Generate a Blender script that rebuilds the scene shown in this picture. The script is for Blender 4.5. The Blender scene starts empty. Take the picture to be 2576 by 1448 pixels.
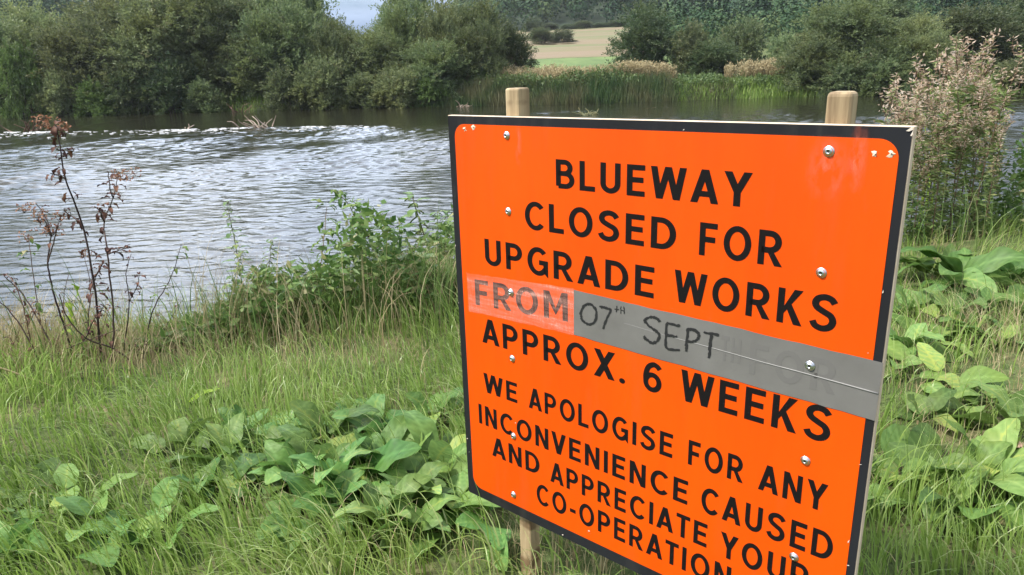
import bpy, math, random
import numpy as np
from mathutils import Matrix, Vector

R = math.radians
rng = np.random.default_rng(7)
sc = bpy.context.scene
col = sc.collection

# ------------------------------------------------------------------ camera
CAM = np.array([0.0, 0.0, 1.46])
CX = np.array([0.99945944, -0.00969431, -0.03141428])      # right
CD = np.array([-0.03287608, -0.29471490, -0.95501952])     # down
CF = np.array([0.0, 0.95553605, -0.29487430])              # forward
cd = bpy.data.cameras.new("camera")
cam = bpy.data.objects.new("camera", cd); col.objects.link(cam)
m = Matrix.Identity(4)
for i in range(3):
    m[i][0] = CX[i]; m[i][1] = -CD[i]; m[i][2] = -CF[i]; m[i][3] = CAM[i]
cam.matrix_world = m
cd.sensor_width = 36.0; cd.lens = 25.06
cd.clip_start = 0.05; cd.clip_end = 3000
sc.camera = cam

# ------------------------------------------------------------------ light
SUN_EL, SUN_AZ = R(52), R(256)          # azimuth measured clockwise from +Y: high on the left
sd = bpy.data.lights.new("sun", "SUN"); sd.energy = 3.0; sd.angle = R(9); sd.color = (1.0, 0.955, 0.89)
so = bpy.data.objects.new("sun", sd); col.objects.link(so)
sv = Vector((math.sin(SUN_AZ) * math.cos(SUN_EL), math.cos(SUN_AZ) * math.cos(SUN_EL), math.sin(SUN_EL)))
so.rotation_euler = sv.to_track_quat('Z', 'Y').to_euler()
w = bpy.data.worlds.new("World"); sc.world = w; w.use_nodes = True
nt = w.node_tree; nt.nodes.clear()
N = nt.nodes.new; L = nt.links.new
out = N("ShaderNodeOutputWorld"); bg = N("ShaderNodeBackground"); bg.inputs[1].default_value = 0.15
sky = N("ShaderNodeTexSky"); sky.sky_type = 'NISHITA'; sky.sun_disc = False
sky.sun_elevation = SUN_EL; sky.sun_rotation = SUN_AZ; sky.dust_density = 2.0
tc = N("ShaderNodeTexCoord"); sep = N("ShaderNodeSeparateXYZ"); L(tc.outputs["Generated"], sep.inputs[0])
zz = N("ShaderNodeMath"); zz.operation = 'MAXIMUM'; L(sep.outputs[2], zz.inputs[0]); zz.inputs[1].default_value = 0.0
za = N("ShaderNodeMath"); za.operation = 'ADD'; L(zz.outputs[0], za.inputs[0]); za.inputs[1].default_value = 0.16
dx = N("ShaderNodeMath"); dx.operation = 'DIVIDE'; L(sep.outputs[0], dx.inputs[0]); L(za.outputs[0], dx.inputs[1])
dy = N("ShaderNodeMath"); dy.operation = 'DIVIDE'; L(sep.outputs[1], dy.inputs[0]); L(za.outputs[0], dy.inputs[1])
cmb = N("ShaderNodeCombineXYZ"); L(dx.outputs[0], cmb.inputs[0]); L(dy.outputs[0], cmb.inputs[1])
n1 = N("ShaderNodeTexNoise"); n1.inputs["Scale"].default_value = 0.9; n1.inputs["Detail"].default_value = 6; n1.inputs["Roughness"].default_value = 0.55
L(cmb.outputs[0], n1.inputs["Vector"])
r1 = N("ShaderNodeValToRGB"); e = r1.color_ramp.elements
e[0].position = 0.36; e[0].color = (0.15, 0.15, 0.15, 1); e[1].position = 0.60; e[1].color = (1, 1, 1, 1)
L(n1.outputs[0], r1.inputs[0])
n2 = N("ShaderNodeTexNoise"); n2.inputs["Scale"].default_value = 0.75; n2.inputs["Detail"].default_value = 5
mp = N("ShaderNodeMapping"); mp.inputs["Location"].default_value = (3.1, 1.7, 0); L(cmb.outputs[0], mp.inputs[0]); L(mp.outputs[0], n2.inputs["Vector"])
r2 = N("ShaderNodeValToRGB"); e = r2.color_ramp.elements
e[0].position = 0.36; e[0].color = (3.0, 3.35, 4.1, 1); e[1].position = 0.64; e[1].color = (8.6, 8.6, 8.7, 1)
L(n2.outputs[0], r2.inputs[0])
mx = N("ShaderNodeMixRGB"); L(r1.outputs[0], mx.inputs[0]); L(sky.outputs[0], mx.inputs[1]); L(r2.outputs[0], mx.inputs[2])
# overcast sky: dimmer low down, brightest where the sun stands behind the cloud sheet, ahead and left
el_ = N("ShaderNodeMapRange"); L(zz.outputs[0], el_.inputs[0]); el_.inputs[1].default_value = 0.0; el_.inputs[2].default_value = 0.5; el_.inputs[3].default_value = 0.27; el_.inputs[4].default_value = 0.86
nv = N("ShaderNodeVectorMath"); nv.operation = 'NORMALIZE'; L(tc.outputs["Generated"], nv.inputs[0])
dt = N("ShaderNodeVectorMath"); dt.operation = 'DOT_PRODUCT'; L(nv.outputs[0], dt.inputs[0]); dt.inputs[1].default_value = (-.27, .80, .53)
gl = N("ShaderNodeMapRange"); gl.interpolation_type = 'SMOOTHERSTEP'; L(dt.outputs["Value"], gl.inputs[0]); gl.inputs[1].default_value = 0.86; gl.inputs[2].default_value = 1.0; gl.inputs[3].default_value = 0.0; gl.inputs[4].default_value = 1.9
gm = N("ShaderNodeMath"); gm.operation = 'ADD'; L(el_.outputs[0], gm.inputs[0]); L(gl.outputs[0], gm.inputs[1])
mul = N("ShaderNodeMixRGB"); mul.blend_type = 'MULTIPLY'; mul.inputs[0].default_value = 1; L(mx.outputs[0], mul.inputs[1]); L(gm.outputs[0], mul.inputs[2])
rb_ = N("ShaderNodeValToRGB"); e = rb_.color_ramp.elements; e[0].position = .04; e[0].color = (.52, .70, 1.0, 1); e[1].position = .22; e[1].color = (1, 1, 1, 1); L(zz.outputs[0], rb_.inputs[0])
mu2 = N("ShaderNodeMixRGB"); mu2.blend_type = 'MULTIPLY'; mu2.inputs[0].default_value = 1; L(mul.outputs[0], mu2.inputs[1]); L(rb_.outputs[0], mu2.inputs[2])
L(mu2.outputs[0], bg.inputs[0]); L(bg.outputs[0], out.inputs[0])

sc.view_settings.view_transform = 'Standard'; sc.view_settings.look = 'None'
sc.view_settings.exposure = 1.25; sc.view_settings.gamma = 1.0
sc.render.engine = 'CYCLES'
sc.cycles.max_bounces = 7; sc.cycles.diffuse_bounces = 5; sc.cycles.glossy_bounces = 3
sc.cycles.transmission_bounces = 3; sc.cycles.transparent_max_bounces = 8
sc.cycles.caustics_reflective = False; sc.cycles.caustics_refractive = False

# ------------------------------------------------------------------ measuring helpers (photo sighting -> point in the place)
FPX = 1793.0
def sight(px, py):
    return CX * (px - 1288) + CD * (py - 723.9) + CF * FPX
def P(px, py, Y):
    v = sight(px, py); return CAM + v * (Y / v[1])
def G(px, py, z=0.0):
    v = sight(px, py); return CAM + v * ((z - CAM[2]) / v[2])

# ------------------------------------------------------------------ generic helpers
def lattice(seed):
    return np.random.default_rng(seed).random((64, 64))
_L = {}
def vnoise(x, y, seed=0):
    t = _L.setdefault(seed, lattice(seed))
    x = np.asarray(x, float); y = np.asarray(y, float)
    xi = np.floor(x).astype(int); yi = np.floor(y).astype(int)
    fx = x - xi; fy = y - yi; fx = fx * fx * (3 - 2 * fx); fy = fy * fy * (3 - 2 * fy)
    g = lambda a, b: t[a % 64, b % 64]
    return (g(xi, yi) * (1 - fx) + g(xi + 1, yi) * fx) * (1 - fy) + (g(xi, yi + 1) * (1 - fx) + g(xi + 1, yi + 1) * fx) * fy
def fbm(x, y, seed=0, o=4):
    s = 0; a = 0.5; k = 1
    for i in range(o):
        s = s + a * vnoise(np.asarray(x) * k, np.asarray(y) * k, seed + i); a *= .5; k *= 2.03
    return s
def sstep(a, b, x):
    t = np.clip((np.asarray(x, float) - a) / (b - a), 0, 1); return t * t * (3 - 2 * t)
def unit(v):
    return v / np.maximum(np.linalg.norm(v, axis=-1, keepdims=True), 1e-9)

def props(o, label=None, cat=None, group=None, kind=None):
    if label: o["label"] = label
    if cat: o["category"] = cat
    if group: o["group"] = group
    if kind: o["kind"] = kind
    return o
def empty(name, loc, label, cat, group=None, rz=0.0):
    o = bpy.data.objects.new(name, None); col.objects.link(o); o.empty_display_size = .1
    o.location = loc; o.rotation_euler = (0, 0, rz)
    return props(o, label, cat, group)
def build(name, V, F, mat, parent=None, var=None, smooth=False, link=True):
    """one mesh object from numpy verts and quads (n,4) (or a list of index lists)"""
    me = bpy.data.meshes.new(name)
    V = np.asarray(V, np.float32)
    if isinstance(F, np.ndarray):
        n = len(F)
        me.vertices.add(len(V)); me.vertices.foreach_set("co", V.ravel())
        me.loops.add(n * 4); me.loops.foreach_set("vertex_index", F.astype(np.int32).ravel())
        me.polygons.add(n); me.polygons.foreach_set("loop_start", np.arange(n, dtype=np.int32) * 4)
        me.update(calc_edges=True)
    else:
        me.from_pydata([tuple(map(float, v)) for v in V], [], [tuple(f) for f in F]); me.update()
    if var is not None:
        a = me.attributes.new("var", 'FLOAT', 'POINT'); a.data.foreach_set("value", np.asarray(var, np.float32))
    if smooth:
        me.polygons.foreach_set("use_smooth", np.ones(len(me.polygons), bool))
    mats = mat if isinstance(mat, (list, tuple)) else [mat]
    for x in mats: me.materials.append(x)
    o = bpy.data.objects.new(name, me)
    if link: col.objects.link(o)
    o.parent = parent
    return o
class Geo:
    """collects quads"""
    def __init__(s): s.V = []; s.F = []; s.A = []; s.n = 0
    def add(s, V, F, a=0.5):
        V = np.asarray(V, float).reshape(-1, 3); F = np.asarray(F, int).reshape(-1, 4)
        s.V.append(V); s.F.append(F + s.n); s.n += len(V)
        s.A.append(np.broadcast_to(np.asarray(a, float), (len(V),)).copy()); return s
    def obj(s, name, mat, parent=None, smooth=False):
        return build(name, np.vstack(s.V), np.vstack(s.F), mat, parent, np.concatenate(s.A), smooth)
def tube_geo(g, pts, rad, k=6, a=0.5):
    pts = np.asarray(pts, float); n = len(pts)
    rad = np.broadcast_to(np.asarray(rad, float), (n,))
    t = np.gradient(pts, axis=0); t = unit(t)
    ref = np.array([0.31, 0.87, 0.1]); u = unit(np.cross(t, ref)); v = np.cross(t, u)
    th = np.linspace(0, 2 * np.pi, k, endpoint=False)
    V = pts[:, None] + rad[:, None, None] * (np.cos(th)[None, :, None] * u[:, None] + np.sin(th)[None, :, None] * v[:, None])
    i = np.arange(n - 1)[:, None] * k; j = np.arange(k)[None]
    F = np.stack([i + j, i + (j + 1) % k, i + k + (j + 1) % k, i + k + j], -1).reshape(-1, 4)
    g.add(V.reshape(-1, 3), F, a)
    c = (n - 1) * k
    for q in range(0, k - 2, 2):                                    # end cap
        g.F.append(np.array([[c, c + q + 1, c + q + 2, c + min(q + 3, k - 1) if q + 3 < k else c + q + 2]]) + g.n - n * k) if q + 3 < k else None
def spline(pts, n):
    """Catmull-Rom through pts"""
    p = np.asarray(pts, float); q = np.vstack([2 * p[0] - p[1], p, 2 * p[-1] - p[-2]])
    out = []
    t = np.linspace(0, len(p) - 1 - 1e-9, n)
    for s in t:
        i = int(s); f = s - i; a, b, c, d = q[i:i + 4]
        out.append(.5 * ((2 * b) + (c - a) * f + (2 * a - 5 * b + 4 * c - d) * f * f + (3 * b - a - 3 * c + d) * f ** 3))
    return np.array(out)
def leaf_quads(base, d, length, width, r, fold=None):
    """n rhombic leaves: base points, unit directions, per-leaf random facing"""
    n = len(base)
    side = unit(np.cross(d, unit(r.normal(size=(n, 3)))))
    L_ = np.broadcast_to(length, (n,))[:, None]; W_ = np.broadcast_to(width, (n,))[:, None]
    mid = base + d * L_ * .45
    V = np.stack([base, mid + side * W_ * .5, base + d * L_, mid - side * W_ * .5], 1)
    return V.reshape(-1, 3), np.arange(n * 4).reshape(n, 4)
def blades(base, length, width, lean, bend, seg, r, side=None):
    """grass blades: base (n,3); lean (n,2) horizontal direction; bend = how far the tip falls over"""
    n = len(base)
    t = np.linspace(0, 1, seg + 1)[None, :]
    Ln = length[:, None]; b = bend[:, None]
    ang = b * t ** 1.3                                              # angle from the vertical along the blade
    dt = 1.0 / seg
    hx = np.concatenate([np.zeros((n, 1)), np.cumsum(np.sin(ang[:, :-1]) * dt, 1)], 1) * Ln
    hz = np.concatenate([np.zeros((n, 1)), np.cumsum(np.cos(ang[:, :-1]) * dt, 1)], 1) * Ln
    c = np.empty((n, seg + 1, 3))
    c[:, :, 0] = base[:, 0:1] + hx * lean[:, 0:1]; c[:, :, 1] = base[:, 1:2] + hx * lean[:, 1:2]; c[:, :, 2] = base[:, 2:3] + hz
    th = r.uniform(0, 2 * np.pi, n) if side is None else side
    s = np.stack([np.cos(th), np.sin(th), np.zeros(n)], 1)
    wv = (width[:, None] * (1 - .92 * t ** 1.6) * .5)[:, :, None] * s[:, None]
    V = np.stack([c - wv, c + wv], 2).reshape(n, -1, 3)
    k = (seg + 1) * 2
    i = np.arange(seg) * 2
    f = np.stack([i, i + 1, i + 3, i + 2], -1)
    F = (np.arange(n)[:, None, None] * k + f[None]).reshape(-1, 4)
    return V.reshape(-1, 3), F, k
def dup(root, loc, rz=0.0, scale=1.0, label=None):
    c = root.copy(); col.objects.link(c); c.location = loc; c.rotation_euler = (root.rotation_euler[0], root.rotation_euler[1], rz)
    c.scale = (scale,) * 3 if np.isscalar(scale) else scale
    if label: c["label"] = label
    for ch in list(root.children):
        d = ch.copy(); col.objects.link(d); d.parent = c
        for g in list(ch.children):
            q = g.copy(); col.objects.link(q); q.parent = d
    return c

# ------------------------------------------------------------------ materials
def mat(name):
    x = bpy.data.materials.new(name); x.use_nodes = True
    t = x.node_tree; b = t.nodes["Principled BSDF"]
    return x, t, b
def ramp(t, stops):
    r = t.nodes.new("ShaderNodeValToRGB"); el = r.color_ramp.elements
    el[0].position, el[0].color = stops[0][0], (*stops[0][1], 1)
    el[1].position, el[1].color = stops[-1][0], (*stops[-1][1], 1)
    for p, c in stops[1:-1]:
        q = el.new(p); q.color = (*c, 1)
    return r
def noise(t, scale, detail=4, rough=.55, coord="Object", stretch=None):
    n = t.nodes.new("ShaderNodeTexNoise"); n.inputs["Scale"].default_value = scale
    n.inputs["Detail"].default_value = detail; n.inputs["Roughness"].default_value = rough
    c = t.nodes.new("ShaderNodeTexCoord")
    if stretch:
        mpp = t.nodes.new("ShaderNodeMapping"); mpp.inputs["Scale"].default_value = stretch
        t.links.new(c.outputs[coord], mpp.inputs[0]); t.links.new(mpp.outputs[0], n.inputs["Vector"])
    else:
        t.links.new(c.outputs[coord], n.inputs["Vector"])
    return n
def plain(name, c, rough=.6, metal=0.0, spec=.4):
    x, t, b = mat(name)
    b.inputs["Base Color"].default_value = (*c, 1); b.inputs["Roughness"].default_value = rough
    b.inputs["Metallic"].default_value = metal; b.inputs["Specular IOR Level"].default_value = spec
    return x
def leafy(name, stops, trans=.3, rough=.5, spec=.3, clump=0.0, cscale=.8, clump_col=None, objvar=.0):
    """foliage: each leaf takes its hue from its own 'var' value; optional broad drifts of another hue through the plant"""
    x, t, b = mat(name)
    at = t.nodes.new("ShaderNodeAttribute"); at.attribute_name = "var"
    r = ramp(t, stops); t.links.new(at.outputs["Fac"], r.inputs[0]); cout = r.outputs[0]
    if clump:
        n = noise(t, cscale, 3); rr = ramp(t, [(.42, (0, 0, 0)), (.62, (clump,) * 3)]); t.links.new(n.outputs[0], rr.inputs[0])
        mxx = t.nodes.new("ShaderNodeMixRGB"); t.links.new(rr.outputs[0], mxx.inputs[0]); t.links.new(cout, mxx.inputs[1]); mxx.inputs[2].default_value = (*clump_col, 1); cout = mxx.outputs[0]
    if objvar:
        oi = t.nodes.new("ShaderNodeObjectInfo"); hs = t.nodes.new("ShaderNodeHueSaturation")
        ma = t.nodes.new("ShaderNodeMapRange"); ma.inputs[3].default_value = 1 - objvar; ma.inputs[4].default_value = 1 + objvar
        t.links.new(oi.outputs["Random"], ma.inputs[0]); t.links.new(ma.outputs[0], hs.inputs["Value"])
        mb_ = t.nodes.new("ShaderNodeMath"); mb_.operation = 'MULTIPLY'; mb_.inputs[1].default_value = 7.31; t.links.new(oi.outputs["Random"], mb_.inputs[0])
        mc_ = t.nodes.new("ShaderNodeMath"); mc_.operation = 'FRACT'; t.links.new(mb_.outputs[0], mc_.inputs[0])
        md_ = t.nodes.new("ShaderNodeMapRange"); md_.inputs[3].default_value = .478; md_.inputs[4].default_value = .518; t.links.new(mc_.outputs[0], md_.inputs[0]); t.links.new(md_.outputs[0], hs.inputs["Hue"])
        t.links.new(cout, hs.inputs["Color"]); cout = hs.outputs[0]
    t.links.new(cout, b.inputs["Base Color"]); b.inputs["Roughness"].default_value = rough; b.inputs["Specular IOR Level"].default_value = spec
    tr = t.nodes.new("ShaderNodeBsdfTranslucent"); t.links.new(cout, tr.inputs[0])
    ms = t.nodes.new("ShaderNodeMixShader"); ms.inputs[0].default_value = trans
    o = t.nodes["Material Output"]
    t.links.new(b.outputs[0], ms.inputs[1]); t.links.new(tr.outputs[0], ms.inputs[2]); t.links.new(ms.outputs[0], o.inputs[0])
    return x
M_WILLOW = leafy("willow_leaf", [(0, (.092, .132, .062)), (.5, (.158, .208, .094)), (.85, (.22, .265, .115)), (1, (.25, .25, .14))], .46, .5, .35, .5, .35, (.15, .165, .04), .28)
M_ALDER = leafy("alder_leaf", [(0, (.05, .086, .04)), (.6, (.09, .13, .055)), (1, (.135, .158, .072))], .4, .5, .35, .4, .4, (.09, .10, .03), .15)
M_SHRUB = leafy("shrub_leaf", [(0, (.055, .095, .03)), (.6, (.09, .14, .045)), (1, (.15, .19, .07))], .3, .5, .35, .4, .6, (.12, .15, .035), .15)
M_YSHRUB = leafy("young_leaf", [(0, (.09, .15, .04)), (.6, (.14, .22, .06)), (1, (.2, .27, .09))], .35, .5, .35)
M_WOOD = leafy("wood_leaf", [(0, (.016, .040, .020)), (.5, (.030, .066, .028)), (.8, (.048, .088, .034)), (1, (.08, .112, .042))], .1, .7, .15)
M_GRASS = leafy("grass_blade", [(0, (.105, .18, .03)), (.4, (.195, .30, .06)), (.75, (.30, .40, .115)), (1, (.46, .50, .24))], .45, .38, .5)
M_STRAW = leafy("straw", [(0, (.20, .155, .08)), (.5, (.37, .305, .17)), (1, (.58, .50, .31))], .25, .6, .25)
M_TALLG = leafy("tall_grass_blade", [(0, (.07, .13, .03)), (.6, (.15, .23, .065)), (.9, (.25, .31, .13)), (1, (.4, .36, .2))], .35, .45, .35)
M_REED = leafy("reed_blade", [(0, (.025, .06, .02)), (.45, (.055, .105, .034)), (.75, (.10, .14, .045)), (1, (.20, .18, .085))], .3, .5, .3, .8, .35, (.13, .12, .06))
M_PLUME = leafy("reed_plume", [(0, (.20, .16, .08)), (.6, (.34, .28, .155)), (1, (.48, .42, .26))], .3, .8, .1)
M_DOCK = leafy("dock_leaf", [(0, (.055, .125, .026)), (.5, (.115, .225, .058)), (.85, (.185, .31, .09)), (1, (.29, .37, .085))], .38, .5, .26, .4, 6.0, (.14, .21, .035), .3)
_t = M_DOCK.node_tree; _n = noise(_t, 55, 3, .6); _b = _t.nodes.new("ShaderNodeBump"); _b.inputs["Strength"].default_value = .35; _b.inputs["Distance"].default_value = .006
_t.links.new(_n.outputs[0], _b.inputs["Height"]); _t.links.new(_b.outputs[0], _t.nodes["Principled BSDF"].inputs["Normal"])
M_YLEAF = leafy("yellow_green_leaf", [(0, (.2, .33, .02)), (1, (.32, .44, .05))], .4, .45, .4)
M_NETTLE = leafy("nettle_leaf", [(0, (.06, .13, .03)), (.6, (.12, .2, .05)), (.9, (.2, .27, .08)), (1, (.28, .27, .12))], .35, .5, .3)
M_HERB = leafy("willowherb_leaf", [(0, (.09, .14, .04)), (.6, (.15, .21, .065)), (.85, (.22, .23, .09)), (1, (.30, .27, .13))], .35, .5, .3)
M_FLUFF = leafy("seed_fluff", [(0, (.40, .28, .19)), (.5, (.56, .43, .32)), (1, (.70, .60, .49))], .55, .9, .05)
M_DEAD = leafy("dead_stem", [(0, (.028, .018, .018)), (1, (.07, .045, .035))], .0, .7, .25)
M_DEADLEAF = leafy("dead_leaf", [(0, (.035, .018, .016)), (.6, (.08, .038, .03)), (1, (.16, .08, .05))], .2, .7, .2)
M_SEED = leafy("dry_seedhead", [(0, (.2, .09, .05)), (.6, (.34, .17, .10)), (1, (.45, .3, .2))], .2, .8, .1)
M_STEM = leafy("green_stem", [(0, (.09, .10, .04)), (1, (.17, .16, .07))], .0, .6, .3)
M_RSTEM = leafy("brown_stem", [(0, (.10, .06, .04)), (1, (.17, .11, .07))], .0, .6, .3)
M_BARK = leafy("bark", [(0, (.05, .042, .035)), (1, (.11, .095, .08))], .0, .85, .2)
M_TWIG = leafy("bleached_twig", [(0, (.2, .15, .11)), (1, (.42, .35, .28))], .0, .8, .2)

# ------------------------------------------------------------------ the lie of the land
ZW = -1.6
_bk = np.array([(-140, 72), (-75, 70), (-46.7, 68.2), (-24.8, 67.6), (-5, 64), (7.4, 60.6), (22.5, 60.6), (32, 57.6), (60, 50), (140, 32)])
def far_bank(x): return np.interp(x, _bk[:, 0], _bk[:, 1])
def near_edge(x): return 4.55 + np.where(x < 0, .28, .30) * np.clip(x, -14, 40)
def ground_z(x, y):
    x = np.asarray(x, float); y = np.asarray(y, float)
    d = y - near_edge(x)
    z = .10 * (fbm(x * .8, y * .8, 11, 3) - .45) + .03 * (fbm(x * 3, y * 3, 17, 2) - .4)
    z = z - 2.5 * sstep(-.15, 3.1, d)
    f = y - far_bank(x)
    rise = 1.75 * sstep(-1.2, 2.2, f) + .0735 * np.clip(f - 8, 0, 210) * sstep(0, 30, f - 8)
    return np.where(f > -1.3, z + rise, z)

def axis(a, b, d0, g, c=0.0):
    out = [c]; s = d0
    while out[-1] < b: out.append(out[-1] + s); s *= g
    o2 = [c]; s = d0
    while o2[-1] > a: o2.append(o2[-1] - s); s *= g
    return np.array(sorted(set(o2 + out)))
xs = axis(-700, 700, .09, 1.035); ys = axis(-12, 900, .09, 1.022, 3.0)
ys = np.sort(np.concatenate([ys, np.arange(56, 76, .35)]))
X, Y = np.meshgrid(xs, ys); Z = ground_z(X, Y)
nx, ny = len(xs), len(ys)
ii = (np.arange(ny - 1)[:, None] * nx + np.arange(nx - 1)[None]).ravel()
gF = np.stack([ii, ii + 1, ii + nx + 1, ii + nx], -1)
x_, t, b = mat("earth_and_thatch")
na = noise(t, 2.2, 6, .62); ra = ramp(t, [(.34, (.045, .065, .022)), (.50, (.085, .115, .04)), (.62, (.14, .13, .065)), (.74, (.20, .165, .10))])
t.links.new(na.outputs[0], ra.inputs[0])
nb = noise(t, 34, 3, .7); rb = ramp(t, [(.3, (.6, .6, .6)), (.7, (1.25, 1.25, 1.25))]); t.links.new(nb.outputs[0], rb.inputs[0])
mm = t.nodes.new("ShaderNodeMixRGB"); mm.blend_type = 'MULTIPLY'; mm.inputs[0].default_value = 1
t.links.new(ra.outputs[0], mm.inputs[1]); t.links.new(rb.outputs[0], mm.inputs[2]); t.links.new(mm.outputs[0], b.inputs["Base Color"])
b.inputs["Roughness"].default_value = .95; b.inputs["Specular IOR Level"].default_value = .1
bp = t.nodes.new("ShaderNodeBump"); bp.inputs["Strength"].default_value = .7; bp.inputs["Distance"].default_value = .03
t.links.new(nb.outputs[0], bp.inputs["Height"]); t.links.new(bp.outputs[0], b.inputs["Normal"])
props(build("ground", np.stack([X.ravel(), Y.ravel(), Z.ravel()], -1), gF, x_, smooth=True), kind="structure")

# --- water: calm above the sill, broken below it
_wr = np.array([(-140, 66), (-60, 56), (-33.4, 48.2), (-21.5, 45.3), (-15.6, 45.1), (-7.35, 43.0), (-6.0, 40.6)])
def weir_y(x): return np.interp(x, _wr[:, 0], _wr[:, 1])
def water_z(x, y):
    wy = weir_y(x) + .5 * (fbm(x * .5, x * 0 + 3.3, 41, 3) - .45)
    left = sstep(-5.0, -7.6, x)
    up = sstep(-.45, .40, y - wy)
    step = .05 * up * left * (.15 + 1.0 * sstep(.34, .60, fbm(x * .55, x * 0 + 8, 43, 3)))
    r2_ = np.random.default_rng(5)
    calm = np.where(x < -6.5, up, sstep(36, 47, y - .25 * x + 3.5 * (fbm(x * .22, y * .16, 81, 2) - .45)))
    patch = .55 + .9 * sstep(.28, .68, fbm(x * .16 + 9, y * .10, 61, 3))
    streak = sstep(.52, .72, fbm(x * .10, y * .55, 71, 3))
    amp = (1 - calm) * patch + calm * (.04 + 1.5 * streak * sstep(-7, 6, x))
    near = np.where(x < -6.5, sstep(7.0, .4, wy - y), 0) * (1 - up)       # tumbling water right under the sill
    amp = amp + .8 * near
    for (ax, ay), (bx, by), wd in ((G(560, 380, ZW)[:2], G(960, 352, ZW)[:2], 1.3), (G(330, 352, ZW)[:2], G(470, 343, ZW)[:2], .7)):   # slick dark tongues between the broken water
        tt = np.clip((x - ax) / (bx - ax), 0, 1); dd = np.abs(y - (ay + (by - ay) * tt)) + np.abs(x - np.clip(x, ax, bx)) * .6
        amp = amp * (1 - .72 * np.exp(-(dd / wd) ** 2))
    amp = amp * (.32 + .36 * sstep(9, 32, y)) * (.55 + .8 * sstep(.3, .62, fbm(x * .09 + 4, y * .14, 64, 3)))
    z = np.zeros_like(x)
    D = np.hypot(x, y)
    for k in range(56):
        lam = .12 * (.80 / .12) ** r2_.random(); th = R(82) + r2_.normal() * .42
        kk = 2 * np.pi / lam; a = .0098 * lam ** .95
        fade = sstep(1.0, 3.0, lam / (.0036 * D + .03))
        z += a * fade * np.sin(kk * (np.cos(th) * x + np.sin(th) * y) + r2_.random() * 7 + 1.5 * (vnoise(x * .35, y * .35, 90 + k % 5)))
    return ZW + step + z * amp
yy = 4.6 * (74 / 4.6) ** np.linspace(0, 1, 700); az = np.tan(R(np.linspace(-54, 54, 1)[0]) + np.zeros(1))
ta = np.linspace(-1.3, 1.3, 820)
YY, TT = np.meshgrid(yy, ta, indexing="ij"); XX = TT * (YY + 2.0)
ZZ = water_z(XX, YY)
nx, ny = len(ta), len(yy)
ii = (np.arange(ny - 1)[:, None] * nx + np.arange(nx - 1)[None]).ravel()
wF = np.stack([ii, ii + 1, ii + nx + 1, ii + nx], -1)
x_, t, b = mat("river_water")
b.inputs["Base Color"].default_value = (.017, .017, .010, 1); b.inputs["Roughness"].default_value = .04; b.inputs["IOR"].default_value = 1.333
nn = noise(t, 5.5, 3, .55, stretch=(.55, 1.7, 1)); bp = t.nodes.new("ShaderNodeBump"); bp.inputs["Strength"].default_value = .24; bp.inputs["Distance"].default_value = .05
t.links.new(nn.outputs[0], bp.inputs["Height"]); t.links.new(bp.outputs[0], b.inputs["Normal"])
M_WATER = x_
props(build("water", np.stack([XX.ravel(), YY.ravel(), ZZ.ravel()], -1), wF, x_, smooth=True), kind="structure")

# --- broken white water along the sill
g = Geo(); r = np.random.default_rng(31)
fx = np.concatenate([r.uniform(-48, -6.3, 1500)])
fx = fx[(fbm(fx * .8, fx * 0 + 1, 33, 3) > .46) | (r.random(len(fx)) < .10)]
fy = weir_y(fx) - np.abs(r.normal(0, 1, len(fx))) * np.where(r.random(len(fx)) < .35, .25, 1.5)
s_ = r.uniform(.006, .020, len(fx)); lx = r.uniform(.04, .16, len(fx))
base = np.stack([fx, fy, ZW + .045 - .12 * np.clip(weir_y(fx) - fy - .1, 0, .25)], 1)
th = np.linspace(0, np.pi, 4)
for k in range(3):
    c0, c1 = th[k], th[k + 1]
    q = np.stack([base + np.stack([-lx, -np.cos(c0) * s_ * 1.5, np.sin(c0) * s_], 1), base + np.stack([lx, -np.cos(c0) * s_ * 1.5, np.sin(c0) * s_ * .6], 1),
                  base + np.stack([lx, -np.cos(c1) * s_ * 1.5, np.sin(c1) * s_ * .6], 1), base + np.stack([-lx, -np.cos(c1) * s_ * 1.5, np.sin(c1) * s_], 1)], 1)
    g.add(q.reshape(-1, 3), np.arange(len(fx) * 4).reshape(-1, 4))
props(g.obj("foam", plain("foam_white", (.62, .64, .66), .5)), "thin broken line of white water along the river sill", "foam", kind="stuff")

# --- meadow and stubble on the rising ground beyond the river
def sheet(name, x0, x1, y0, y1, n, m_, lift, mt):
    u, v = np.meshgrid(np.linspace(0, 1, n), np.linspace(0, 1, m_))
    yv = y0 + (y1 - y0) * v; xv = (x0 + (x1 - x0) * u) * yv / y1
    zv = ground_z(xv, yv) + lift
    i_ = (np.arange(m_ - 1)[:, None] * n + np.arange(n - 1)[None]).ravel()
    return props(build(name, np.stack([xv.ravel(), yv.ravel(), zv.ravel()], -1), np.stack([i_, i_ + 1, i_ + n + 1, i_ + n], -1), mt, smooth=True), kind="structure")
x_, t, b = mat("meadow_turf"); n_ = noise(t, .35, 5, .6, stretch=(1, .35, 1)); r_ = ramp(t, [(.35, (.06, .105, .02)), (.65, (.10, .15, .035))]); t.links.new(n_.outputs[0], r_.inputs[0]); t.links.new(r_.outputs[0], b.inputs["Base Color"]); b.inputs["Roughness"].default_value = .95
M_MEADOW = x_
sheet("meadow", -16, 26, 70, 112, 60, 40, .12, M_MEADOW)
x_, t, b = mat("stubble"); n_ = noise(t, .10, 5, .6, stretch=(.15, 1.0, 1)); r_ = ramp(t, [(.42, (.105, .115, .04)), (.5, (.145, .118, .055)), (.60, (.165, .122, .070))]); t.links.new(n_.outputs[0], r_.inputs[0]); t.links.new(r_.outputs[0], b.inputs["Base Color"]); b.inputs["Roughness"].default_value = .95
sheet("stubble_field", -8, 52, 112.3, 262, 60, 60, .12, x_)

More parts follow.
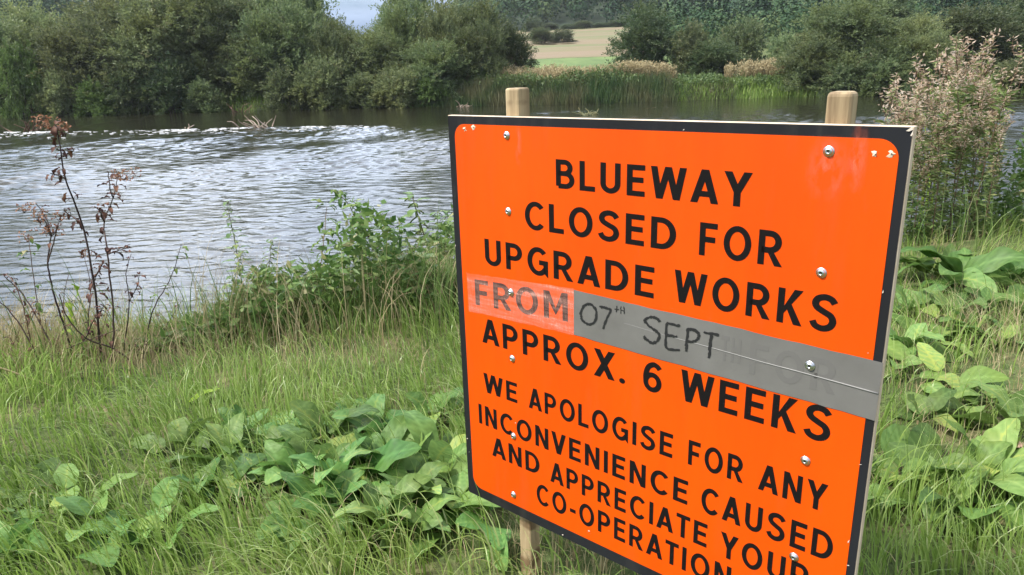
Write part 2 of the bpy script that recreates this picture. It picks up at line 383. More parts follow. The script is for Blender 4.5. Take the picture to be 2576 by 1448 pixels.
# --- wooded hills
_az = np.array([-75, -45, -33, -26, -20, -15, -12.4, -10.2, -8.5, -6, -4.4, -3.2, 0, 5, 15, 25, 33, 45, 75])
_el = np.array([6, 6.6, 7, 6.2, 5.4, 3.9, 2.1, 0.6, 0.2, 0.2, 1.0, 2.8, 6.2, 8.6, 9, 8.5, 7.5, 7, 6])
def hill_z(x, y):
    r_ = np.hypot(x, y); a = np.degrees(np.arctan2(x, y))
    zb = ground_z(x * 0, np.minimum(y, 262)) * 0 + 13.5
    top = CAM[2] + 470 * np.tan(np.radians(np.interp(a, _az, _el)))
    s = np.clip((r_ - 262) / 208, 0, 1.6); s = np.where(s < 1, s * (2 - s) * .55 + s * .45, 1 - .25 * (s - 1))
    return 12.8 + (top - 12.8) * s + 6 * (fbm(x * .02, y * .02, 51, 3) - .45) * np.clip(s * 3, 0, 1) - 6 * (s <= 0)
aa = np.radians(np.linspace(-80, 80, 170)); rr = np.concatenate([np.linspace(255, 475, 50), np.linspace(490, 640, 12)])
RR, AA = np.meshgrid(rr, aa, indexing="ij"); HX, HY = RR * np.sin(AA), RR * np.cos(AA)
n_, m_ = len(aa), len(rr)
i_ = (np.arange(m_ - 1)[:, None] * n_ + np.arange(n_ - 1)[None]).ravel()
props(build("hill", np.stack([HX.ravel(), HY.ravel(), hill_z(HX, HY).ravel()], -1), np.stack([i_, i_ + 1, i_ + n_ + 1, i_ + n_], -1), plain("hill_floor", (.03, .045, .025), .95), smooth=True), kind="structure")
g = Geo(); r = np.random.default_rng(77)
NT = 2700
ta_ = np.radians(r.uniform(-44, 46, NT)); tr_ = np.sqrt(r.uniform(262 ** 2, 485 ** 2, NT))
tx, ty = tr_ * np.sin(ta_), tr_ * np.cos(ta_); tz = hill_z(tx, ty)
n2 = 900; a2 = np.radians(np.where(r.random(n2) < .5, r.uniform(-46, -14, n2), r.uniform(10.5, 47, n2))); d2 = np.sqrt(r.uniform(112 ** 2, 268 ** 2, n2))
x2, y2 = d2 * np.sin(a2), d2 * np.cos(a2); tx = np.r_[tx, x2]; ty = np.r_[ty, y2]; tz = np.r_[tz, ground_z(x2, y2)]; tr_ = np.r_[tr_, d2]
keep_ = ~((np.degrees(np.arctan2(tx, ty)) > -13.6) & (np.degrees(np.arctan2(tx, ty)) < -3.4) & (np.hypot(tx, ty) < 440))
tx, ty, tz, tr_ = tx[keep_], ty[keep_], tz[keep_], tr_[keep_]
con = fbm(tx * .012, ty * .012, 57, 2) + .16 * sstep(300, 420, tr_) > .50
for kind_ in (0, 1):
    s = np.where(con == bool(kind_))[0]; n = len(s)
    Q = 190 if kind_ else 230
    H = (r.uniform(11, 17, n) if kind_ else r.uniform(9, 15, n)) * np.where(tr_[s] < 262, .55, 1)
    Rd = H * (r.uniform(.15, .2, n) if kind_ else r.uniform(.42, .6, n))
    if kind_:
        h = r.random((n, Q)) ** .75; rad = (1 - h) * (.55 + .45 * r.random((n, Q))); a_ = r.uniform(0, 6.283, (n, Q))
        px_, py_, pz_ = rad * np.cos(a_), rad * np.sin(a_), .05 + .95 * h
        d = np.stack([np.cos(a_) * .8, np.sin(a_) * .8, -.25 + r.normal(0, .25, (n, Q))], -1)
    else:
        v = unit(r.normal(size=(n, Q, 3))); lump = 1 + .28 * np.sin(v[..., 0] * 5 + v[..., 2] * 4 + r.uniform(0, 6, (n, 1))) * np.cos(v[..., 1] * 5 + r.uniform(0, 6, (n, 1)))
        sh = (.72 + .3 * r.random((n, Q))) * lump
        px_, py_, pz_ = v[..., 0] * sh, v[..., 1] * sh, .5 + .46 * v[..., 2] * sh
        d = v + r.normal(0, .5, v.shape)
    C = np.stack([tx[s][:, None] + px_ * Rd[:, None], ty[s][:, None] + py_ * Rd[:, None], tz[s][:, None] - .5 + pz_ * H[:, None]], -1).reshape(-1, 3)
    q_ = np.repeat(np.clip(tr_[s] / 420, .3, 1), Q)
    nv_ = unit((np.stack([px_, py_, (pz_ - .42) * 2.0 if not kind_ else pz_ * 0 + .5], -1)).reshape(-1, 3) + r.normal(0, .28, (n * Q, 3)))
    e1 = unit(np.cross(nv_, r.normal(size=nv_.shape))); e2 = np.cross(nv_, e1); a1, a2_ = (r.uniform(.5, 1.1, n * Q) * q_)[:, None], (r.uniform(.4, .9, n * Q) * q_)[:, None]
    V = np.stack([C - e1 * a1, C - e2 * a2_, C + e1 * a1, C + e2 * a2_], 1).reshape(-1, 3); F = np.arange(n * Q * 4).reshape(-1, 4)
    hue = np.repeat(np.clip((r.normal(.25, .15, n) if kind_ else r.normal(.62, .27, n)), 0, 1), Q)
    g.add(V, F, np.repeat(np.clip(hue + r.normal(0, .1, n * Q), 0, 1), 4))
props(g.obj("woodland", M_WOOD), "dense dark wood of conifers and broadleaved trees covering the far hills", "wood", kind="stuff")

# ------------------------------------------------------------------ trees
def bushy(seed, H, Rx, shoots, lobes, per, leaf, up=.5, low=.05, lobe_r=(.2, .36), spread=.5):
    """crown geometry of many leafy shoots springing from irregular lobes; unit base at the origin"""
    r = np.random.default_rng(seed)
    c = []
    while len(c) < lobes:                                           # a dome, full down to the ground, narrowing above
        f = r.uniform(low, .86); w_ = Rx * .8 * (1 - (f / .98) ** 2.4) ** .5 * r.uniform(.35, 1) ** .5; a_ = r.uniform(0, 6.283)
        c.append([w_ * math.cos(a_), w_ * math.sin(a_), H * f])
    c = np.array(c); lr = r.uniform(*lobe_r, lobes) * H * .62
    li = r.choice(lobes, shoots, p=lr ** 2 / (lr ** 2).sum())
    d = unit(r.normal(size=(shoots, 3)) + np.array([0, 0, up]))
    o = c[li] + d * (lr[li] * r.uniform(.35, .95, shoots))[:, None]
    o[:, 2] = np.maximum(o[:, 2], H * low * .5)
    sd_ = unit(d + r.normal(0, .35, d.shape) + np.array([0, 0, up * .9])); sl = r.uniform(.10, .22, shoots) * H * (1 + .5 * sstep(.6, .95, o[:, 2] / H))
    tt = r.uniform(.05, 1, (shoots, per))
    droop = np.stack([np.zeros(shoots), np.zeros(shoots), -r.uniform(0, .25, shoots)], 1)
    B = o[:, None] + sd_[:, None] * (sl[:, None] * tt)[..., None] + droop[:, None] * (sl[:, None] * tt ** 2)[..., None] + r.normal(0, .012 * H, (shoots, per, 3))
    ld = unit(sd_[:, None] + r.normal(0, spread, (shoots, per, 3)))
    ln = r.uniform(.7, 1.3, shoots * per) * leaf
    V, F = leaf_quads(B.reshape(-1, 3), ld.reshape(-1, 3), ln, ln * .42, r)
    sv_ = np.clip(r.normal(.45, .2, shoots), 0, 1)
    a = np.clip(np.repeat(sv_, per) + r.normal(0, .12, shoots * per), 0, 1)
    g = Geo(); g.add(V, F, np.repeat(a, 4))
    return g, c, o
def tree_proto(name, seed, H, Rx, shoots, lobes, per, leaf, mt, stems=4, **kw):
    """returns (crown mesh, trunk mesh)"""
    g, c, o = bushy(seed, H, Rx, shoots, lobes, per, leaf, **kw)
    r = np.random.default_rng(seed + 900); tg = Geo()
    for k in range(stems):
        q = c[r.integers(len(c))]; b0 = np.array([r.normal(0, .12 * Rx), r.normal(0, .1 * Rx), -.9])
        mid = b0 * .5 + q * .5 + r.normal(0, .05 * H, 3); tube_geo(tg, spline([b0, mid, q], 8), np.linspace(.022 * H, .006 * H, 8), 6, r.random())
        for j in range(3):
            q2 = c[r.integers(len(c))]; tube_geo(tg, spline([mid, (mid + q2) / 2 + r.normal(0, .03 * H, 3), q2], 6), np.linspace(.009 * H, .003 * H, 6), 5, r.random())
    a = g.obj("crown", mt); b = tg.obj("trunk", M_BARK, smooth=True)
    ma, mb = a.data, b.data
    bpy.data.objects.remove(a); bpy.data.objects.remove(b)
    return ma, mb
WIL = [tree_proto("w", 100 + k, 9.0, 4.3, 1600, 28, 36, .24, M_WILLOW, up=.8, low=.03, lobe_r=(.17, .33)) for k in range(4)]
ALD = [tree_proto("a", 120 + k, 8.0, 3.6, 1300, 26, 32, .23, M_ALDER, up=.2, low=.08, lobe_r=(.16, .3)) for k in range(2)]
SHR = [tree_proto("s", 140 + k, 4.0, 2.7, 900, 16, 22, .20, M_SHRUB, up=.35, low=.02) for k in range(3)]
BASE_H = {id(WIL): (9.0, 4.3), id(ALD): (8.0, 3.6), id(SHR): (4.0, 2.7)}
def plant_tree(name, kinds, k, px, top, wpx, dY, label, cat, group, base_z=None, swap=None):
    """stand a tree Y metres out where the photo shows it; its size follows from its height and width in the photo"""
    H0, R0 = BASE_H[id(kinds)]
    x = P(px, 300, 60)[0] / 60
    Yt = far_bank(x * 62) + dY; p = P(px, top, Yt)
    zb = max(float(ground_z(p[0], Yt)), ZW - .1) - (.7 if dY < 8 else 0)
    H = p[2] - zb; half = abs(P(px + wpx / 2, top, Yt)[0] - p[0])
    o = empty(name, (p[0], Yt, zb), label, cat, group, rz=(k * 2.4) % 6.28)
    o.scale = (half / R0, half / R0, H / (H0 * 1.03))
    for nm, me in zip(("crown", "trunk"), kinds[k % len(kinds)]):
        c = bpy.data.objects.new(nm, me); col.objects.link(c); c.parent = o
        if swap and nm == "crown":
            c.material_slots[0].link = 'OBJECT'; c.material_slots[0].material = swap
    return o
BK = "trees along the far river bank"
T = [  # kinds, variant, px, top, width, distance behind the waterline, label
 (WIL, 0, 30, 30, 300, 5, "grey-green willow at the left end of the far bank"),
 (WIL, 1, 215, 22, 300, 4.5, "yellow-topped willow, second along the far bank from the left"),
 (WIL, 2, 400, 8, 320, 5, "broad willow standing above the debris end of the white water line"),
 (WIL, 3, 560, -12, 320, 5.5, "tall willow behind the dark hollow in the far bank trees"),
 (WIL, 1, 705, -22, 285, 5, "tallest willow, just left of the strip of sky"),
 (WIL, 0, 840, 66, 150, 3.5, "willow sloping down beneath the notch of sky"),
 (WIL, 1, 1012, -40, 185, 7, "slim pale willow rising into the strip of sky"),
 (WIL, 3, 950, 95, 190, 3, "lower willow in front of the slim pale one"),
 (WIL, 0, 1120, 22, 180, 6, "willow with a wispy top left of the small field"),
 (WIL, 1, 1190, 28, 180, 5, "rounded willow nearest the left side of the field gap"),
 (ALD, 0, 1285, 66, 120, 9, "dark round alder at the left edge of the field gap"),
 (WIL, 2, 1090, 120, 190, 2.5, "low willow leaning out where the tall reeds begin"),
]
for a in T: plant_tree("willow_tree" if a[0] is WIL else "alder_tree", a[0], a[1], a[2], a[3], a[4], a[5], a[6], "tree", BK)
S = [
 (0, 45, 140, 130, 0.2, "bright green rounded bush at the water's edge, far left"),
 (1, 150, 190, 130, .6, "bush in the shade beside the bright green one"),
 (2, 245, 215, 130, .2, "low bush trailing leaves in the river under the yellow-topped willow"),
 (0, 330, 190, 150, .6, "dark bush overhanging the river below the broad willow"),
 (1, 430, 170, 170, .8, "large dark bush left of the hollow in the far bank"),
 (2, 515, 215, 120, 0.0, "small bush on the left lip of the dark hollow"),
 (0, 720, 185, 150, .4, "bush on the right lip of the dark hollow"),
 (1, 820, 160, 170, .6, "wide bush below the notch of sky"),
 (2, 915, 200, 140, .2, "low bush between the wide bush and the pale one"),
 (1, 1010, 185, 150, .2, "pale bush dipping into the river below the slim willow"),
 (0, 1085, 205, 110, .2, "olive bush ending the line of bushes beside the reeds"),
]
for k, px, top, wd, dY, lb in S: plant_tree("river_bush", SHR, k, px, top, wd, dY, lb, "bush", "bushes overhanging the far water's edge", swap=(M_YSHRUB if px in (45, 245, 1085) else M_ALDER if px in (330, 430) else M_WILLOW))
RB = "trees right of the field gap"
T2 = [
 (ALD, 1, 1622, 18, 165, 16, "dark alder with gaps in its crown, right edge of the field gap"),
 (SHR, 0, 1745, 76, 140, 13, "light olive bush beside the dark alder"),
 (SHR, 1, 1870, 70, 150, 16, "rounded bush behind the tan reed tops"),
 (ALD, 0, 1800, 105, 130, 11, "small dark bush between two lighter ones behind the reeds"),
 (SHR, 2, 1985, 100, 130, 9, "grey-green bush at the left foot of the big willow"),
 (WIL, 3, 2150, 22, 300, 3.5, "big feathery willow directly behind the right post"),
 (WIL, 0, 2055, 90, 170, 3, "left shoulder of feathery willow stems above the reed end"),
 (ALD, 1, 2215, -45, 190, 24, "tall dark tree rising behind the big feathery willow"),
 (WIL, 1, 2310, 60, 190, 4, "grey willow on the right flank of the big one"),
 (ALD, 0, 2450, 22, 230, 14, "broad dark green tree above the pale seed heads"),
 (ALD, 1, 2580, -5, 190, 18, "dark tree cut by the right edge of the photo"),
 (SHR, 1, 2590, 150, 160, 3, "olive bush on the far bank at the right edge"),
 (SHR, 0, 2120, 170, 130, .5, "bush hanging over the bare bank behind the right post"),
 (SHR, 2, 2230, 165, 160, .6, "dark bush at the water right of the right post"),
]
for a in T2:
    nm = "willow_tree" if a[0] is WIL else "alder_tree" if a[0] is ALD else "river_bush"
    plant_tree(nm, a[0], a[1], a[2], a[3], a[4], a[5], a[6], "tree" if a[0] is not SHR else "bush", RB, swap=M_WILLOW if a[0] is SHR else None)
# field trees, out on the rising ground
def field_tree(kinds, k, px, top, wpx, Yt, label, name="field_tree", cat="tree"):
    H0, R0 = BASE_H[id(kinds)]
    p = P(px, top, Yt); zb = float(ground_z(p[0], Yt)); half = abs(P(px + wpx / 2, top, Yt)[0] - p[0])
    o = empty(name, (p[0], Yt, zb), label, cat, "trees standing in and around the far field", rz=k * 1.9)
    o.scale = (half / R0, half / R0, (p[2] - zb) / H0)
    for nm, me in zip(("crown", "trunk"), kinds[k % len(kinds)]):
        c = bpy.data.objects.new(nm, me); col.objects.link(c); c.parent = o
for a in [(ALD, 0, 1362, 72, 62, 160, "round dark tree standing in the stubble, left of a pair"), (ALD, 1, 1414, 76, 56, 163, "round dark tree standing in the stubble, right of a pair"),
          (ALD, 1, 1340, 48, 46, 245, "pale round tree at the top left corner of the field"), (ALD, 0, 1385, 60, 44, 255, "small tree on the top hedge above the pair"),
          (ALD, 1, 1430, 62, 40, 258, "tree in the top hedge above the field, left of centre"), (ALD, 0, 1470, 54, 48, 256, "taller tree in the top hedge above the middle of the field"),
          (ALD, 1, 1515, 58, 46, 258, "tree in the top hedge near the dark alder"), (ALD, 0, 1555, 52, 50, 255, "last hedge tree before the dark alder hides the field")]:
    field_tree(*a)
field_tree(SHR, 1, 1388, 113, 118, 158, "low hedge joining the pair of trees in the stubble", "field_hedge", "hedge")

# ------------------------------------------------------------------ far bank reeds and grass
def strip_pts(n, x0, x1, f0, f1, r):
    x = r.uniform(x0, x1, n); y = far_bank(x) + r.uniform(f0, f1, n)
    return np.stack([x, y, ground_z(x, y)], 1)
r = np.random.default_rng(201); g = Geo()
b_ = strip_pts(13000, -7.5, 19, -.8, 2.2, r)
tall = .45 + .85 * fbm(b_[:, 0] * .45, b_[:, 1] * .3, 202, 3)
tall = tall * np.where(b_[:, 0] > 14, .62, 1)
ln = r.uniform(.9, 2.1, len(b_)) * tall
an = r.uniform(0, 6.28, len(b_))
V, F, k = blades(b_, ln, r.uniform(.05, .11, len(b_)), np.stack([np.cos(an), np.sin(an)], 1), r.uniform(.1, .8, len(b_)), 3, r)
g.add(V, F, np.repeat(np.clip(r.normal(.35, .2, len(b_)) + .35 * (fbm(b_[:, 0] * .25, b_[:, 1], 204, 2) - .4), 0, 1), k))
props(g.obj("reeds", M_REED), "dark green reeds standing in the water along the far bank", "reeds", kind="stuff")
g = Geo()                                                           # rank herbs between the reeds and the meadow
b_ = strip_pts(26000, -8, 30, 1.2, 5.5, r); hh = (.5 + 2.6 * fbm(b_[:, 0] * .5, b_[:, 1] * .5, 215, 3) ** 1.3) * np.where(b_[:, 0] > 13, .6, 1)
b_[:, 2] += hh * r.random(len(b_)) ** .6
V, F = leaf_quads(b_, unit(r.normal(size=b_.shape) + [0, 0, .5]), r.uniform(.15, .4, len(b_)), r.uniform(.06, .14, len(b_)), r)
g.add(V, F, np.repeat(np.clip(r.normal(.4, .2, len(b_)) + .8 * (fbm(b_[:, 0] * .35, b_[:, 1] * .2, 216, 2) - .38), 0, 1), 4))
props(g.obj("bank_herbs", M_SHRUB), "olive green herbs and brambles on the far bank behind the reeds", "undergrowth", kind="stuff")
g = Geo()
b_ = strip_pts(6500, -4, 32, 3.0, 7.0, r); keep = fbm(b_[:, 0] * .25, b_[:, 1] * .1, 207, 3) > .40; b_ = b_[keep]
ln = r.uniform(1.5, 2.35, len(b_)) * (.7 + .6 * fbm(b_[:, 0] * .4, b_[:, 1] * .2, 208, 3)); an = r.normal(.3, .7, len(b_))
V, F, k = blades(b_, ln, r.uniform(.03, .06, len(b_)), np.stack([np.cos(an), np.sin(an)], 1), r.uniform(.05, .4, len(b_)), 3, r)
g.add(V, F, np.repeat(r.uniform(0, .5, len(b_)), k))
top_ = V.reshape(len(b_), k, 3)[:, -2:].mean(1)
for q in range(7):
    d = unit(np.stack([r.normal(.5, .5, len(b_)), r.normal(0, .5, len(b_)), r.normal(.3, .5, len(b_))], 1))
    V2, F2 = leaf_quads(top_ + r.normal(0, .06, top_.shape) - np.array([0, 0, .06 * q]), d, r.uniform(.12, .26, len(b_)), r.uniform(.05, .1, len(b_)), r)
    g.add(V2, F2, np.repeat(r.uniform(.3, 1, len(b_)), 4))
props(g.obj("reed_plumes", M_PLUME), "tan feathery reed tops along the crest of the far bank", "reeds", kind="stuff")
g = Geo()
b_ = np.vstack([strip_pts(7000, 12, 32, -.3, 3.6, r), strip_pts(9000, -60, 60, -.5, 5, r), strip_pts(4000, -6, 32, 2.5, 9, r)])
ln = r.uniform(.35, .9, len(b_)); an = r.uniform(0, 6.28, len(b_))
V, F, k = blades(b_, ln, r.uniform(.06, .14, len(b_)), np.stack([np.cos(an), np.sin(an)], 1), r.uniform(.4, 1.4, len(b_)), 2, r)
g.add(V, F, np.repeat(np.clip(r.normal(.4, .25, len(b_)), 0, 1), k))
props(g.obj("bank_grass", M_GRASS), "bright green grass on the slope of the far bank", "grass", kind="stuff")

# --- debris caught in the river
def debris(name, px, py, Yw, span, n, seed, label, mt, cat="branch"):
    p = P(px, py, Yw); p = np.array([p[0], Yw, ZW + .05]); r = np.random.default_rng(seed); g = Geo()
    for k in range(n):
        a = r.uniform(0, 6.28); l = r.uniform(.3, 1) * span; e_ = np.array([math.cos(a) * l, math.sin(a) * l * .5, r.uniform(.05, .55) * span])
        s0 = np.array([r.normal(0, .25 * span), r.normal(0, .2), -.1])
        tube_geo(g, spline([s0, s0 + e_ * .5 + r.normal(0, .08 * span, 3), s0 + e_], 6), np.linspace(.05, .018, 6), 5, r.random())
    o = g.obj(name, mt); o.location = p
    return props(o, label, cat, "flood debris caught in the river")
debris("driftwood_branch", 655, 318, 45.0, 1.5, 16, 301, "bleached branching driftwood stuck on the white water line", M_TWIG)
debris("driftwood_branch", 75, 328, 49.0, 1.5, 12, 302, "brown tangle of debris at the left end of the white water line", M_RSTEM)
debris("driftwood_branch", 470, 322, 46.6, .7, 4, 303, "small stick poking up from the line of white water", M_TWIG)
debris("driftwood_branch", 1475, 282, 47.0, 1.1, 14, 304, "green-stained snag in the river just above the sign", M_STEM)
debris("fallen_branch", 600, 272, 65.5, 1.6, 10, 305, "dead twiggy branch trailing from the dark hollow into the river", M_RSTEM)
debris("fallen_branch", 1165, 262, 62.5, 1.1, 8, 306, "bare grey branch in the water where the reeds begin", M_TWIG)

# ------------------------------------------------------------------ the sign
W = 1.1; HB = 1.031 * W
sx, sy, sz = -0.1539, 1.9219, 1.46 - .1142
RZ = math.atan2(-.658167, .752872)
base_z = float(ground_z(sx, sy))
sign = empty("notice_board", (sx, sy, 0), "large orange and black roadworks notice board on two timber posts", "sign", rz=RZ)
def bz(v): return sz - v * W
def box(name, x0, x1, y0, y1, z0, z1, mt, parent, bev=0.0, seg=2):
    import bmesh
    bm = bmesh.new(); bmesh.ops.create_cube(bm, size=1)
    for v in bm.verts: v.co = Vector((x0 + (v.co.x + .5) * (x1 - x0), y0 + (v.co.y + .5) * (y1 - y0), z0 + (v.co.z + .5) * (z1 - z0)))
    if bev: bmesh.ops.bevel(bm, geom=list(bm.edges), offset=bev, segments=seg, affect='EDGES', profile=.5)
    me = bpy.data.meshes.new(name); bm.to_mesh(me); bm.free(); me.materials.append(mt)
    o = bpy.data.objects.new(name, me); col.objects.link(o); o.parent = parent
    return o
def rounded(name, x0, x1, z0, z1, rad, y0, y1, mt, parent, n=8):
    c = []
    for cx_, cz_, a0 in ((x1 - rad, z1 - rad, 0), (x0 + rad, z1 - rad, 90), (x0 + rad, z0 + rad, 180), (x1 - rad, z0 + rad, 270)):
        for k in range(n + 1):
            a = R(a0 + 90 * k / n); c.append((cx_ + rad * math.cos(a), cz_ + rad * math.sin(a)))
    m_ = len(c)
    V = [(x, y0, z) for x, z in c] + [(x, y1, z) for x, z in c]
    F = [list(range(m_))[::-1] if False else list(range(m_))] + [[k, k + m_, (k + 1) % m_ + m_, (k + 1) % m_] for k in range(m_)]
    return build(name, np.array(V), F, mt, parent)
# materials of the sign
x_, t, b = mat("plywood_edge"); n_ = noise(t, 60, 4, .6, stretch=(1, 12, .3)); r_ = ramp(t, [(.3, (.42, .32, .22)), (.7, (.62, .52, .4))]); t.links.new(n_.outputs[0], r_.inputs[0]); t.links.new(r_.outputs[0], b.inputs["Base Color"]); b.inputs["Roughness"].default_value = .8
M_PLY = x_
def film(name, base, dark, rough, grime, gf):
    """printed sheeting: faint broad streaks, rain-washed grime and specks of mud"""
    x, t, b = mat(name)
    n_ = noise(t, 3.0, 5, .6, stretch=(1, 1, .35)); r_ = ramp(t, [(.38, dark), (.62, base)]); t.links.new(n_.outputs[0], r_.inputs[0]); c_ = r_.outputs[0]
    for sc_, st_, lo, hi, f_ in ((9, (1.6, 1, .22), .56, .80, gf), (120, (1, 1, .7), .70, .76, .65), (38, (1, 1, .2), .66, .80, gf)):
        n2_ = noise(t, sc_, 4, .6, stretch=st_); r2_ = ramp(t, [(lo, (0, 0, 0)), (hi, (f_,) * 3)]); t.links.new(n2_.outputs[0], r2_.inputs[0])
        m2_ = t.nodes.new("ShaderNodeMixRGB"); t.links.new(r2_.outputs[0], m2_.inputs[0]); t.links.new(c_, m2_.inputs[1]); m2_.inputs[2].default_value = (*grime, 1); c_ = m2_.outputs[0]
    t.links.new(c_, b.inputs["Base Color"])
    b.inputs["Roughness"].default_value = rough; b.inputs["Specular IOR Level"].default_value = .22
    n2_ = noise(t, 2.2, 3, stretch=(3, 1, .4)); bp = t.nodes.new("ShaderNodeBump"); bp.inputs["Strength"].default_value = .3; bp.inputs["Distance"].default_value = .02
    t.links.new(n2_.outputs[0], bp.inputs["Height"]); t.links.new(bp.outputs[0], b.inputs["Normal"])
    return x
M_ORANGE = film("orange_film", (.69, .074, .0008), (.64, .061, .0008), .45, (.46, .07, .014), .5)
M_BLACK = film("black_film", (.016, .017, .021), (.012, .012, .014), .42, (.05, .047, .042), .5)
M_LETTER = plain("black_letter", (.008, .007, .007), .6, 0.0, .08)
box("panel", 0, W, 0, .018, bz(1.031), bz(0), M_PLY, sign, .0012, 1)
bd = rounded("border", .0015, W - .0022, bz(1.030), bz(.0012), .004, -.0012, .0, M_BLACK, sign, 3)
fc = rounded("face", .0225 * W, W * .984, bz(1.001), bz(.0195), .034, -.0022, -.0011, M_ORANGE, sign)
# lettering
SW = .170                                                          # stroke, in cap heights
def stroke(p, closed=False, w=SW):
    """a pen stroke with mitred corners along a polyline"""
    p = np.asarray(p, float); n = len(p)
    if closed:
        a = p - np.roll(p, 1, 0); b = np.roll(p, -1, 0) - p
    else:
        d = np.diff(p, axis=0); a = np.vstack([d[:1], d]); b = np.vstack([d, d[-1:]])
    a = unit(a); b = unit(b); na = np.stack([-a[:, 1], a[:, 0]], 1); nb = np.stack([-b[:, 1], b[:, 0]], 1)
    m_ = unit(na + nb); k = np.clip((m_ * na).sum(1), .35, 1)[:, None]
    l, r_ = p + m_ * (w / 2) / k, p - m_ * (w / 2) / k
    V = np.stack([l, r_], 1).reshape(-1, 2); i_ = np.arange(n if closed else n - 1); j_ = (i_ + 1) % n
    return V, [[2 * a_ , 2 * a_ + 1, 2 * b_ + 1, 2 * b_] for a_, b_ in zip(i_, j_)]
def arc(cx_, cy_, rx_, ry_, a0, a1, n=18):
    t_ = np.radians(np.linspace(a0, a1, n)); return [(cx_ + rx_ * math.cos(q), cy_ + ry_ * math.sin(q)) for q in t_]
def poly(*p): return np.array(p, float), [list(range(len(p)))]
h_ = SW / 2
def glyph(ch):
    """(advance width, strokes) of one capital in a plain road-sign grotesque"""
    s = SW; o = []; A = o.append
    if ch == "I": w_ = s; A(stroke([(h_, 0), (h_, 1)]))
    elif ch == "L": w_ = .50; A(stroke([(h_, 1), (h_, h_), (w_, h_)]))
    elif ch == "E": w_ = .53; A(stroke([(w_, 1 - h_), (h_, 1 - h_), (h_, h_), (w_, h_)])); A(stroke([(h_, .52), (w_ * .92, .52)]))
    elif ch == "F": w_ = .51; A(stroke([(w_, 1 - h_), (h_, 1 - h_), (h_, 0)])); A(stroke([(h_, .50), (w_ * .9, .50)]))
    elif ch == "T": w_ = .56; A(stroke([(0, 1 - h_), (w_, 1 - h_)])); A(stroke([(w_ / 2, 1 - s * .5), (w_ / 2, 0)]))
    elif ch == "H": w_ = .62; A(stroke([(h_, 0), (h_, 1)])); A(stroke([(w_ - h_, 0), (w_ - h_, 1)])); A(stroke([(h_, .52), (w_ - h_, .52)]))
    elif ch == "N": w_ = .64; A(stroke([(h_, 0), (h_, 1)])); A(stroke([(w_ - h_, 0), (w_ - h_, 1)])); A(poly((0, 1), (s * 1.1, 1), (w_, 0), (w_ - s * 1.1, 0)))
    elif ch == "M":
        w_ = .78; A(stroke([(h_, 0), (h_, 1)])); A(stroke([(w_ - h_, 0), (w_ - h_, 1)])); c = w_ / 2
        A(poly((0, 1), (s * 1.12, 1), (c + s * .1, .36), (c, .16), (c - s * .0, .16))); A(poly((w_, 1), (w_ - s * 1.12, 1), (c - s * .1, .36), (c, .16)))
    elif ch == "V": w_ = .68; c = w_ / 2; A(poly((0, 1), (s * 1.1, 1), (c + s * .56, 0), (c - s * .56, 0))); A(poly((w_, 1), (w_ - s * 1.1, 1), (c - s * .56, 0), (c + s * .56, 0)))
    elif ch == "A": w_ = .72; c = w_ / 2; A(poly((0, 0), (s * 1.1, 0), (c + s * .56, 1), (c - s * .56, 1))); A(poly((w_, 0), (w_ - s * 1.1, 0), (c - s * .56, 1), (c + s * .56, 1))); A(stroke([(.17, .275), (w_ - .17, .275)]))
    elif ch == "W":
        w_ = .98; q = .26
        for a_, b_ in ((0, q), (.5, q), (.5, 1 - q), (1, 1 - q)):
            x0 = min(max(a_ * w_, s * .54), w_ - s * .54); x1 = b_ * w_; A(poly((x0 - s * .54, 1), (x0 + s * .54, 1), (x1 + s * .54, 0), (x1 - s * .54, 0)))
    elif ch == "X": w_ = .68; k = s * 1.22; A(poly((0, 1), (k, 1), (w_, 0), (w_ - k, 0))); A(poly((w_, 1), (w_ - k, 1), (0, 0), (k, 0)))
    elif ch == "Y": w_ = .68; c = w_ / 2; A(poly((0, 1), (s * 1.17, 1), (c + h_, .44), (c + h_, .36), (c - h_, .36), (c - h_, .40))); A(poly((w_, 1), (w_ - s * 1.17, 1), (c - h_, .44), (c - h_, .36), (c + h_, .36), (c + h_, .40))); A(stroke([(c, .42), (c, 0)]))
    elif ch == "K": w_ = .64; A(stroke([(h_, 0), (h_, 1)])); A(poly((w_ * .96, 1), (w_ * .96 - s * 1.25, 1), (s * .9, .46), (s * .9, .26))); A(poly((w_, 0), (w_ - s * 1.25, 0), (.19, .53), (.32, .64)))
    elif ch == "U": w_ = .62; A(stroke([(h_, 1), (h_, .34)] + arc(w_ / 2, .33, w_ / 2 - h_, .33 - h_, 180, 360, 20) + [(w_ - h_, .34), (w_ - h_, 1)]))
    elif ch == "O": w_ = .76; A(stroke(arc(w_ / 2, .5, w_ / 2 - h_, .515 - h_, 0, 360, 41)[:-1], True))
    elif ch == "C": w_ = .68; A(stroke(arc(.38, .5, .38 - h_, .515 - h_, 42, 318, 32)))
    elif ch == "G": w_ = .72; A(stroke(arc(.38, .5, .38 - h_, .515 - h_, 44, 318, 32) + [(w_ - h_, .17), (w_ - h_, .47), (.41, .47)]))
    elif ch == "D": w_ = .68; A(stroke([(h_, h_), (h_, 1 - h_)] + arc(.28, .5, w_ - h_ - .28, .5 - h_, 90, -90, 22), True))
    elif ch in "PR":
        w_ = .60 if ch == "P" else .63; b0 = .44; cy_ = (1 - h_ + b0) / 2; A(stroke([(h_, 0), (h_, 1 - h_)] + arc(.30, cy_, .60 - h_ - .30, (1 - h_ - b0) / 2, 90, -90, 16) + [(h_, b0)]))
        if ch == "R": A(poly((w_ + .02, 0), (w_ + .02 - s * 1.2, 0), (.22, .44), (.38, .44)))
    elif ch == "B":
